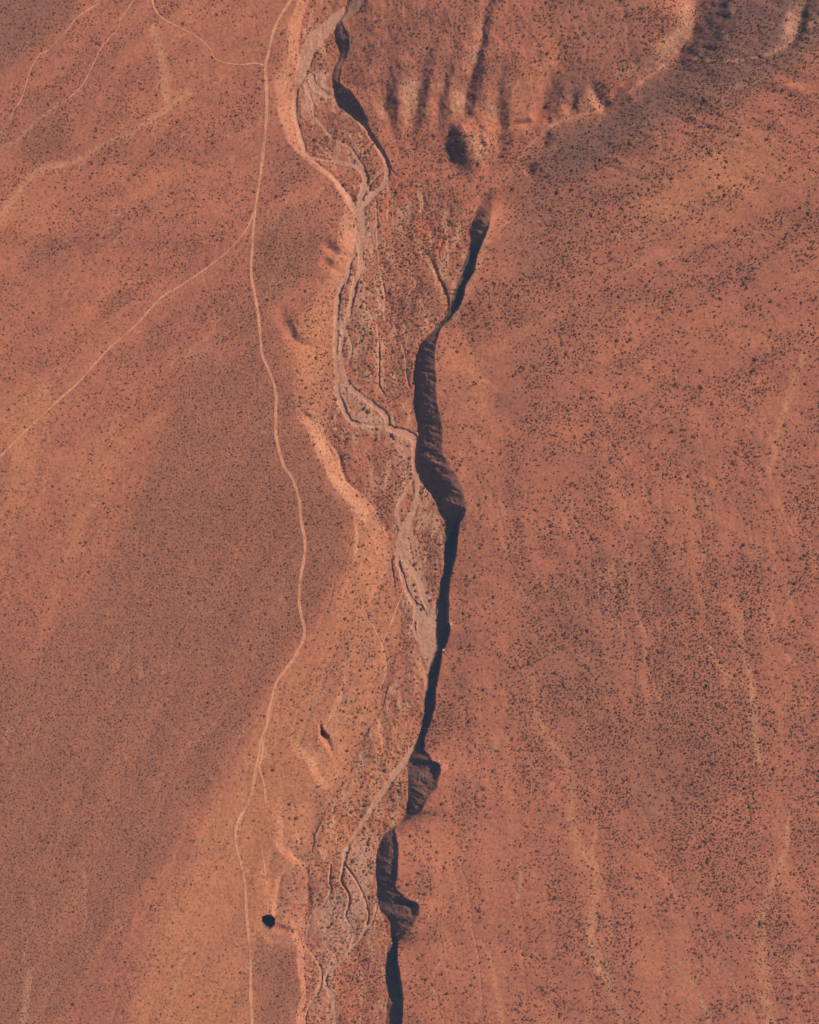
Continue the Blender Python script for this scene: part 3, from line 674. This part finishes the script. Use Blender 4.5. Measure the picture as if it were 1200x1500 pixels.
SOIL = {'base_a': (.360, .111, .053, 1), 'base_b': (.402, .125, .060, 1), 'base_c': (.322, .100, .053, 1), 'base_d': (.41, .140, .064, 1),
        'orange': (.430, .150, .063, 1), 'red': (.41, .102, .044, 1), 'veg': (.275, .097, .050, 1), 'tan': (.44, .200, .105, 1), 'dark': (.185, .080, .052, 1),
        'gravel': (.425, .205, .124, 1), 'track': (.53, .220, .112, 1), 'rock': (.105, .066, .055, 1), 'tuft': (.18, .060, .025, 1),  # rock is kept dark to paint in the scarp and pit shade
        'streak_dark': (.285, .098, .053, 1), 'streak_pale': (.43, .146, .064, 1)}
MAT_SOIL = soil_material()

def shrub_material(name, cols):
    """leaf colour runs from straw over brown to olive with each bush's own tint"""
    m = bpy.data.materials.new(name); m.use_nodes = True
    nt = m.node_tree; N = nt.nodes; L = nt.links
    bs = N['Principled BSDF']; bs.inputs['Roughness'].default_value = .9; bs.inputs['Specular IOR Level'].default_value = .1
    geo = N.new('ShaderNodeNewGeometry')
    n = N.new('ShaderNodeTexNoise'); n.inputs['Scale'].default_value = .5; n.inputs['Detail'].default_value = 4
    L.new(geo.outputs['Position'], n.inputs['Vector'])
    at = N.new('ShaderNodeAttribute'); at.attribute_name = 'tint'
    ad = N.new('ShaderNodeMath'); ad.operation = 'MULTIPLY_ADD'; ad.inputs[1].default_value = .5; ad.inputs[2].default_value = -.25
    L.new(n.outputs['Fac'], ad.inputs[0])
    sm = N.new('ShaderNodeMath'); sm.operation = 'ADD'; sm.use_clamp = True
    L.new(at.outputs['Fac'], sm.inputs[0]); L.new(ad.outputs[0], sm.inputs[1])
    cr = N.new('ShaderNodeValToRGB')
    e = cr.color_ramp.elements
    e[0].position = 0; e[0].color = cols[0]; e[1].position = 1; e[1].color = cols[-1]
    for k, c in enumerate(cols[1:-1]):
        q = e.new((k + 1) / (len(cols) - 1)); q.color = c
    L.new(sm.outputs[0], cr.inputs[0]); L.new(cr.outputs[0], bs.inputs['Base Color'])
    return m
MAT_SHRUB = shrub_material('dry_shrub_leaves', [(.32, .135, .050, 1), (.22, .080, .028, 1), (.165, .062, .023, 1), (.125, .058, .022, 1)])
MAT_GREEN = shrub_material('green_shrub_leaves', [(.17, .088, .030, 1), (.13, .072, .026, 1), (.10, .062, .022, 1)])
MAT_ROCK = shrub_material('pale_rock', [(.50, .30, .20, 1), (.42, .24, .16, 1)])

for k, (name, label, cat) in enumerate(AREAS):
    sel = np.nonzero(PIECE == k)[0]
    q = QUADS[sel]
    used = np.unique(q)
    remap = np.zeros(len(VERT), np.int64); remap[used] = np.arange(len(used))
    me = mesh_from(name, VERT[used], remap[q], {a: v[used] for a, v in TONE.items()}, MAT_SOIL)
    o = bpy.data.objects.new(name, me); sc.collection.objects.link(o)
    tag(o, label, cat, 'structure')

# ---------------------------------------------------------------- tracks and paths: thin worn sheets on the ground
def build_track(name, label, cat, hw, P):
    n = len(P)
    tg = np.gradient(P[:, :2], axis=0); tg /= np.hypot(tg[:, 0], tg[:, 1])[:, None] + 1e-9
    nr = np.stack([-tg[:, 1], tg[:, 0]], 1)
    lat = np.array([-1, -.6, -.2, .2, .6, 1])
    s = np.arange(n) * 1.2
    wob = 1 + .38 * fbm(N3, s / 22, s * 0 + hw * 7, 3)
    wl_ = hw * (wob + .18 * fbm(N4, s / 5, s * 0 + 2, 2)); wr_ = hw * (wob + .18 * fbm(N5, s / 5, s * 0 + 5, 2))
    W = np.where(lat[None] < 0, wl_[:, None], wr_[:, None]) * lat[None]
    X = P[:, 0:1] + nr[:, 0:1] * W; Y = P[:, 1:2] + nr[:, 1:2] * W
    x = X.ravel(); y = Y.ravel()
    z = ground(x, y) + .16
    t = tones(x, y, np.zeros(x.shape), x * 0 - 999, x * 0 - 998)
    rut = np.tile(np.array([.25, .85, .7, .7, .85, .25]), n)
    t['track'] = rut * (1 + .5 * np.repeat(fbm(N2, s / 30, s * 0 + hw, 3), len(lat)))
    m = len(lat)
    i, j = np.meshgrid(np.arange(m - 1), np.arange(n - 1)); v = (j * m + i).ravel()
    f = np.stack([v, v + 1, v + m + 1, v + m], 1)
    V = np.stack([(x - 600) * S, (750 - y) * S, z], 1)
    a, b, c = V[f[len(f) // 2][0]], V[f[len(f) // 2][1]], V[f[len(f) // 2][2]]
    if np.cross(b - a, c - a)[2] < 0: f = f[:, ::-1]
    me = mesh_from(name, V, f, t, MAT_SOIL)
    o = bpy.data.objects.new(name, me); sc.collection.objects.link(o)
    tag(o, label, cat, 'structure')
for t in TRACKS: build_track(*t)

# ---------------------------------------------------------------- shrubs
def ico(sub):
    g = (1 + 5 ** .5) / 2
    v = [(-1,g,0),(1,g,0),(-1,-g,0),(1,-g,0),(0,-1,g),(0,1,g),(0,-1,-g),(0,1,-g),(g,0,-1),(g,0,1),(-g,0,-1),(-g,0,1)]
    f = [(0,11,5),(0,5,1),(0,1,7),(0,7,10),(0,10,11),(1,5,9),(5,11,4),(11,10,2),(10,7,6),(7,1,8),(3,9,4),(3,4,2),(3,2,6),(3,6,8),(3,8,9),(4,9,5),(2,4,11),(6,2,10),(8,6,7),(9,8,1)]
    v = [np.array(p) / np.linalg.norm(p) for p in v]
    for _ in range(sub):
        nf = []; c = {}
        def mid(a, b):
            k = (min(a, b), max(a, b))
            if k not in c:
                p = v[a] + v[b]; v.append(p / np.linalg.norm(p)); c[k] = len(v) - 1
            return c[k]
        for a, b, e in f:
            x, y, w = mid(a, b), mid(b, e), mid(e, a)
            nf += [(a, x, w), (b, y, x), (e, w, y), (x, y, w)]
        f = nf
    return np.array(v), np.array(f)
def shrub_shape(seed, sub, leaves, lumps=3):
    """a low mound: jagged core plus loose leaf clumps standing out of it; unit radius, base at z = 0"""
    r = np.random.default_rng(seed)
    V, F = [], []
    r = np.random.default_rng(seed)
    def add(v, f):
        F.append(np.asarray(f) + sum(len(a) for a in V)); V.append(v)
    cv, cf = ico(sub)
    for k in range(lumps):
        a = r.uniform(0, 6.28); off = 0 if k == 0 else r.uniform(.3, .55); sz = .68 if k == 0 else r.uniform(.35, .55)
        v = cv * (sz * r.uniform(.75, 1.2, (len(cv), 1))) * np.array([r.uniform(.85, 1.2), r.uniform(.85, 1.2), .62])
        v = v + np.array([off * math.cos(a), off * math.sin(a), .42 * sz + .1])
        v[:, 2] = np.maximum(v[:, 2], -.08)
        add(v, cf)
    for k in range(leaves):
        a = r.uniform(0, 6.28); e = math.asin(r.uniform(.05, 1)); rad = r.uniform(.65, 1.02)
        p = np.array([math.cos(a) * math.cos(e) * rad, math.sin(a) * math.cos(e) * rad, math.sin(e) * rad * .75 + .08])
        u = r.normal(size=3); u /= np.linalg.norm(u); w = np.cross(u, r.normal(size=3)); w /= np.linalg.norm(w)
        s = r.uniform(.10, .22)
        add(np.array([p - u * s, p + w * s * .8, p + u * s, p - w * s * .8]), [(0, 1, 2), (0, 2, 3)])
    return np.vstack(V), np.vstack(F)

BIG = [shrub_shape(100 + k, 1, 90, 4) for k in range(10)]
def tuft_shape(seed, n):
    """a loose low bush of tilted leaf sprays, open enough to let the ground show"""
    r = np.random.default_rng(seed)
    V, F = [], []
    st = r.uniform(.75, 1.3)
    for k in range(n):
        a = r.uniform(0, 6.28); q = math.sqrt(r.random()) * .75
        p = np.array([math.cos(a) * q * st, math.sin(a) * q / st, .15 + .55 * (1 - q) * r.uniform(.4, 1)])
        d1 = r.normal(size=3) * np.array([1, 1, .55]); d1 /= np.linalg.norm(d1)
        d2 = np.cross(d1, r.normal(size=3)); d2 /= np.linalg.norm(d2)
        sz = r.uniform(.42, .70)
        V += [p - d1 * sz, p + d1 * sz * .6 + d2 * sz * .7, p + d1 * sz * .5 - d2 * sz * .7]
        F.append((3 * k, 3 * k + 1, 3 * k + 2))
    V = np.array(V); V[:, 2] = np.maximum(V[:, 2], -.05)
    return V, np.array(F)
SMALL = [tuft_shape(200 + k, 11) for k in range(20)]

def near_track(x, y):
    out = np.zeros(x.shape, bool)
    for n, l, c, hw, P in TRACKS:
        dd, _, _ = polydist(x, y, P, 12)
        out |= dd < hw + .8
    return out

def density(x, y):
    """shrubs per square unit"""
    yy = np.clip(y, -399, 1899)
    T = np.interp(yy, _ys, SC_T); C = np.interp(yy, _ys, SC_C)
    wc = np.interp(yy, WB[:, 0], WB[:, 1]); wt = np.interp(yy, WB[:, 0], WB[:, 2])
    veg = mask_at(M_VEG, x, y); ora = mask_at(M_ORANGE, x, y); tan = mask_at(M_TAN, x, y); gr = mask_at(M_GRAV, x, y)
    clump = 1 + 1.1 * fbm(N2, x / 26 + 50, y / 26, 4)
    diag = 1 + 1.7 * fbm(N3, (x * .87 - y * .5) / 95 + 9, (y * .87 + x * .5) / 26, 4)
    diag2 = 1 + 1.4 * fbm(N5, (x * .35 + y * .94) / 110 + 9, (x * .94 - y * .35) / 34, 4)
    west = .0190 * clump * (1 + 1.2 * fbm(N3, (x * .7 - y * .7) / 90, (x * .7 + y * .7) / 30, 4))
    west = west * (1 - .62 * sstep(980, 1150, y) * sstep(200, 330, x))
    west = west * (1 - np.minimum(1, veg * 1.3)) + .044 * veg * (.8 + .35 * clump)
    east = .0230 * np.clip(clump, .3, 3) * np.clip(diag * .65 + diag2 * .35, .12, 3)
    core = np.exp(-(((x - 930) / 165) ** 2 + ((y - 980) / 260) ** 2) ** 2)
    east = east * (1 + 1.1 * core) * (1 - .55 * np.exp(-(((x - 720) / 45) ** 2)) * sstep(460, 520, y)) + .012 * veg * (y < 330)
    east = np.where((y < 230) & (x < 760), .032 * clump, east)
    floor = .030 * clump * (1 - .35 * gr)
    d = np.where(x < wc, west, np.where(x < wt, .019 * clump, np.where(x < T, floor, np.where(x < C, .010, east))))
    d = d * np.clip(1 + 1.1 * flow(x, y)[0] * (1 - .7 * veg), .25, 1.9)
    d = d * (1 - .35 * np.clip(ora, 0, 1)) * (1 - .45 * np.clip(tan, 0, 1))
    return np.clip(d * 1.32, 0, .0655)

CELL = 3.9                                         # desert shrubs keep their distance: jittered cells thinned by density
gx_, gy_ = np.meshgrid(np.arange(-150, 1350, CELL), np.arange(-150, 1650, CELL))
X = gx_.ravel() + rng.uniform(0, CELL, gx_.size); Y = gy_.ravel() + rng.uniform(0, CELL, gx_.size)
den = density(X, Y)
keep = rng.random(len(X)) < den * CELL * CELL
X, Y, den = X[keep], Y[keep], den[keep]
keep = ~near_track(X, Y) & (river_mask(X, Y) < .35) & (np.hypot(X - 392, Y - 1351) > 13)
X, Y, den = X[keep], Y[keep], den[keep]
veg = mask_at(M_VEG, X, Y)
isw = X < np.interp(Y, WB[:, 0], WB[:, 1])
R = np.exp(rng.normal(0, .28, len(X))) * np.where(isw, 1.09 - .10 * veg, 1.32)    # radius in traced units
R = np.where((Y < 190) & (X > 480) & (X < 780), R * .8, R)
R = np.clip(R, .6, 2.8)

# the shrubs one can pick out by eye: x, y, radius, green?, label
HAND = [
 (489,1287,3.0,1,'round green bush beside the dry channel bend, greenest on the valley floor'),
 (658,328,3.4,1,'dark green bush in the red patch above the shadowed gully'),
 (612,433,2.4,1,'dark lone bush on the purple-grey patch left of the scarp'),
 (540,602,3.4,1,'green bush on the gravel island, right one of two touching'),(533,598,2.8,1,'green bush on the gravel island, left one of two touching'),
 (552,628,2.8,1,'dark green bush just below the thin channel confluence'),
 (575,637,3.0,1,'upper dark green bush lining the wide channel near the scarp'),(577,642,2.6,1,'lower dark green bush lining the wide channel near the scarp'),
 (600,671,2.8,1,'green bush left of the channel hugging the scarp, upper one'),(602,694,2.6,1,'green bush left of the channel hugging the scarp, middle one'),(602,700,2.4,1,'green bush left of the channel hugging the scarp, lower one'),
 (607,857,2.8,1,'topmost dark bush in the line between two gravel channels'),(609,866,2.6,1,'second dark bush in the line between two gravel channels'),(611,875,2.4,1,'third dark bush in the line between two gravel channels'),(618,893,2.6,1,'lowest dark bush in the line between two gravel channels'),
 (627,868,2.6,1,'upper dark bush on the right edge of the gravel channel by the scarp'),(631,880,2.8,1,'lower dark bush on the right edge of the gravel channel by the scarp'),
 (535,1181,3.2,1,'large dark bush left of the straight pale channel, right of its pair'),(530,1197,3.0,1,'dark bush touching the left edge of the straight pale channel'),
 (577,1112,2.4,0,'brown bush left of where the channel leaves the scarp shadow'),(578,1162,2.6,0,'brown bush right of the straight pale channel below the scarp slope'),(555,1189,2.4,0,'brown bush right of the straight pale channel, next to its bend'),
 (532,1221,2.6,0,'dark bush on the right edge of the pale channel below its bend'),(511,1250,2.4,0,'small dark bush on the narrow lower end of the pale channel'),
 (424,1200,2.0,0,'dark bush on the tan slope above the hollow, left one'),(372,1203,2.0,0,'dark bush right of the main track where it bows left'),(442,1237,2.2,0,'dark bush on the tan slope just above the grey hollow'),
 (435,1303,2.4,0,'brown bush on the orange slope above the round pit, lower one'),(444,1288,2.2,0,'brown bush on the orange slope above the round pit, upper one'),
 (472,1323,2.2,0,'dark bush beside the thin winding channel above the gravel flat'),(482,1361,2.4,1,'dark green bush on the grey patch of the lower gravel flat'),
 (542,1316,2.6,0,'large brown bush left of the lower shadowed slope, upper one'),(540,1332,2.6,0,'large brown bush left of the lower shadowed slope, lower one'),(500,1347,2.2,0,'brown bush in the middle of the lower gravel flat'),
 (417,1337,2.4,0,'olive bush on the pale slope right of the round pit'),
 (427,1025,2.0,0,'topmost dark bush between the main track and the narrow notch'),(455,1039,2.2,0,'dark bush between the main track and the notch, rightmost of three'),(443,1055,2.4,0,'dark bush between the main track and the notch, lowest of three'),
 (400,1128,2.6,0,'dark bush right of the widened track, right one of a pair'),(387,1133,2.2,0,'dark bush right of the widened track, left one of a pair'),(424,1179,2.4,1,'olive bush at the top of the tan slope above the hollow'),
 (546,1014,2.2,0,'topmost brown bush on the sandy slope below the faint path'),(535,1037,2.4,0,'brown bush on the sandy slope below the faint path, middle one'),(525,1044,2.0,0,'brown bush on the sandy slope below the faint path, lowest one'),
 (495,1160,2.2,0,'dark bush on the red patch at the foot of the tan slope'),(528,982,2.6,0,'lone dark bush on smooth orange sand left of the curving path'),(563,955,2.2,0,'dark bush touching the curving path on the sandy slope'),
 (537,882,2.4,0,'dark bush on the sandy slope right of the vegetated plain'),(517,867,2.2,0,'dark bush at the top edge of the sandy slope'),
 (444,1390,2.4,0,'reddish brown bush on the pale rim below the round pit'),(353,1425,2.4,0,'dark clumped bush left of the main track near the bottom'),
 (107,1471,2.4,1,'dark olive bush on the vegetated plain at the bottom left'),(119,795,2.4,0,'large dark bush on bare ground at the left, left of a pair'),(127,794,2.2,0,'large dark bush on bare ground at the left, right of a pair'),
 (79,712,2.4,0,'big dark bush on the orange streak at the left edge'),
]
hx = np.array([h[0] for h in HAND], float); hy = np.array([h[1] for h in HAND], float); hr = np.array([h[2] for h in HAND])
for a, b, c in zip(hx, hy, hr):
    k = np.hypot(X - a, Y - b) > c + R + .5
    X, Y, R, veg = X[k], Y[k], R[k], veg[k]

# the largest others in view become things of their own
inside = (X > 8) & (X < 1192) & (Y > 8) & (Y < 1492)
order = np.argsort(-np.where(inside, R, 0))
n_auto = 298 - len(HAND)
auto = order[:n_auto]
rest = np.setdiff1d(np.arange(len(X)), auto)

def zone(x, y):
    T = np.interp(y, _ys, SC_T); C = np.interp(y, _ys, SC_C)
    wc = np.interp(y, WB[:, 0], WB[:, 1]); wt = np.interp(y, WB[:, 0], WB[:, 2])
    tr = TRACKS[0][4]; tx = tr[np.argmin(np.abs(tr[:, 1] - y)), 0]
    if x < wc:
        if x < tx:
            if y < 320 : return ('large dark shrub on the red plain above the branch track', 'large shrubs above the branch track')
            if mask_at(M_VEG, np.array([x]), np.array([y]))[0] > .4: return ('larger dark shrub within the dense purple-brown scrub left of the main track', 'larger shrubs in the dense scrub')
            if y < 800: return ('dark shrub on open red ground between branch track and dense scrub', 'shrubs between branch track and scrub')
            return ('dark shrub on the sparse orange ground left of the main track', 'shrubs on sparse orange ground')
        if y < 560: return ('dark shrub between the main track and the upper river bank', 'shrubs between track and upper bank')
        if y < 1000: return ('dark shrub right of the main track above the tan bank', 'shrubs between track and tan bank')
        return ('dark shrub between the lower main track and the valley edge', 'shrubs between lower track and valley')
    if x < wt: return ('dark shrub growing on the tan bank sloping into the valley', 'shrubs on the tan bank')
    if x < T:
        if y < 300: return ('dark shrub among the upper braided channels of the dry river', 'shrubs among the upper channels')
        if y < 640: return ('dark shrub on the valley floor between channels and upper scarp', 'shrubs on the upper valley floor')
        if y < 1000: return ('dark shrub on the valley floor beside the middle river channels', 'shrubs on the middle valley floor')
        if y < 1240: return ('dark shrub on the orange valley floor below the black cliff', 'shrubs on the orange valley floor')
        return ('dark shrub on the lower gravel flat at the bottom of the valley', 'shrubs on the lower gravel flat')
    if x < C: return ('shrub standing in shade on the shadowed scarp', 'shrubs on the shadowed scarp')
    if y < 300 and x < 760: return ('dark shrub on the gullied hills right of the river', 'shrubs on the gullied hills')
    rows = ['at the top right', 'level with the upper scarp', 'level with the wide shadowed bend', 'level with the long black cliff', 'in the lower right corner']
    k = 0 if y < 300 else 1 if y < 560 else 2 if y < 780 else 3 if y < 1100 else 4
    if x < C + 170: return ('dark shrub on the plateau close behind the scarp, ' + rows[k], 'shrubs close behind the scarp ' + rows[k])
    if x < 1010: return ('dark shrub in the middle of the right plateau, ' + rows[k], 'shrubs on the middle plateau ' + rows[k])
    return ('dark shrub on the far right of the plateau, ' + rows[k], 'shrubs on the far right plateau ' + rows[k])

BIGM = []
for green in (0, 1):
    ms = []
    for v, f in BIG:
        ms.append(mesh_from('shrub', v, f, {'tint': np.full(len(v), random.uniform(.25, 1))}, (MAT_SHRUB, MAT_GREEN)[green], False))
    BIGM.append(ms)
def put_shrub(x, y, r, green, label, group):
    o = bpy.data.objects.new('shrub', random.choice(BIGM[green]))
    o.location = ((x - 600) * S, (750 - y) * S, float(ground(x, y)) - .05)
    o.rotation_euler = (0, 0, random.uniform(0, 6.28))
    o.scale = (r * S * random.uniform(.9, 1.15), r * S * random.uniform(.9, 1.15), r * S * random.uniform(.8, 1.0))
    sc.collection.objects.link(o)
    tag(o, label, 'shrub', None, group)
for x, y, r, g, label in HAND:
    put_shrub(x, y, r, g, label, 'shrubs picked out one by one')
first = set()
for i in auto:                                   # largest first, so the first of each zone is its largest
    lab, grp = zone(X[i], Y[i])
    if grp not in first:
        first.add(grp); lab = 'largest ' + lab.replace('larger ', '').replace('large ', '')
    put_shrub(float(X[i]), float(Y[i]), float(R[i]), int(random.random() < .12), lab, grp)

# all the smaller scrub, too many to count
xs, ys, rs = X[rest], Y[rest], R[rest] * S
zs = ground(xs, ys) - .04
pick = rng.integers(0, len(SMALL), len(xs)); ang = rng.uniform(0, 6.28, len(xs)); hs_ = rng.uniform(.75, 1.15, len(xs))
VV, FF, TT = [], [], []; base = 0
tint = np.clip(rng.normal(.55, .3, len(xs)), 0, 1)
for k, (v, f) in enumerate(SMALL):
    s = np.nonzero(pick == k)[0]
    c, si = np.cos(ang[s])[:, None], np.sin(ang[s])[:, None]
    vx = (v[None, :, 0] * c - v[None, :, 1] * si) * rs[s][:, None] + ((xs[s] - 600) * S)[:, None]
    vy = (v[None, :, 0] * si + v[None, :, 1] * c) * rs[s][:, None] + ((750 - ys[s]) * S)[:, None]
    vz = v[None, :, 2] * (rs[s] * hs_[s])[:, None] + zs[s][:, None]
    VV.append(np.stack([vx, vy, vz], 2).reshape(-1, 3))
    TT.append(np.repeat(tint[s], len(v)))
    FF.append((f[None] + (np.arange(len(s)) * len(v))[:, None, None]).reshape(-1, 3) + base)
    base += len(s) * len(v)
me = mesh_from('scrub', np.vstack(VV), np.vstack(FF), {'tint': np.concatenate(TT)}, MAT_SHRUB, False)
scrub = bpy.data.objects.new('scrub', me); sc.collection.objects.link(scrub)
tag(scrub, 'countless small dark desert shrubs dotting the red ground', 'scrub', 'stuff')
print('shrubs', len(xs), 'scrub tris', len(me.polygons), 'terrain quads', len(QUADS))

# ---------------------------------------------------------------- pale rock slabs on the cliff rim
def rock(x, y, r, label, seed):
    v, f = ico(1)
    q = np.random.default_rng(seed)
    v = v * q.uniform(.8, 1.2, (len(v), 1)) * np.array([1.2, .9, .55])
    v[:, 2] = np.clip(v[:, 2], -.3, .38)
    o = bpy.data.objects.new('rock', mesh_from('rock', v, f, {}, MAT_ROCK, False))
    o.location = ((x - 600) * S, (750 - y) * S, float(ground(x, y)) + .1); o.scale = (r * S,) * 3
    o.rotation_euler = (0, 0, q.uniform(0, 3))
    sc.collection.objects.link(o); tag(o, label, 'rock', None, 'pale rocks on the scarp rim')
for k, a in enumerate([(660.5, 914, 1.8, 'pale rock slab on the cliff rim at its widest point'), (650, 952.5, 1.6, 'pale rock slab on the cliff rim where the shadow narrows'),
          (573, 1384, 1.5, 'pale rock at the top of the lowest black cliff'), (611, 1317.5, 1.6, 'pale rock on the corner above the lower shadowed alcove'),
          (643, 1113.5, 1.5, 'pale rock above the small black alcove in the scarp slope')]):
    rock(*a, 500 + k)

# ---------------------------------------------------------------- thin air haze
if HAZE_DENSITY > 0:
    zb = float(Z.min()) - 1.5
    B = 9800.0
    v = np.array([(x, y, z) for z in (zb, CAM_H + 30) for y in (-B, B) for x in (-B, B)], float)
    f = np.array([(0, 2, 3, 1), (4, 5, 7, 6), (0, 1, 5, 4), (2, 6, 7, 3), (0, 4, 6, 2), (1, 3, 7, 5)])
    hm = bpy.data.materials.new('haze_air'); hm.use_nodes = True
    nt = hm.node_tree; nt.nodes.remove(nt.nodes['Principled BSDF'])
    pv = nt.nodes.new('ShaderNodeVolumePrincipled')
    pv.inputs['Density'].default_value = HAZE_DENSITY; pv.inputs['Color'].default_value = (*HAZE_COLOR, 1)
    pv.inputs['Anisotropy'].default_value = 0.0
    nt.links.new(pv.outputs[0], nt.nodes['Material Output'].inputs['Volume'])
    ho = bpy.data.objects.new('haze', mesh_from('haze', v, f, {}, hm, False)); sc.collection.objects.link(ho)
    tag(ho, 'thin bluish air between the high viewpoint and the ground', 'haze', 'stuff')
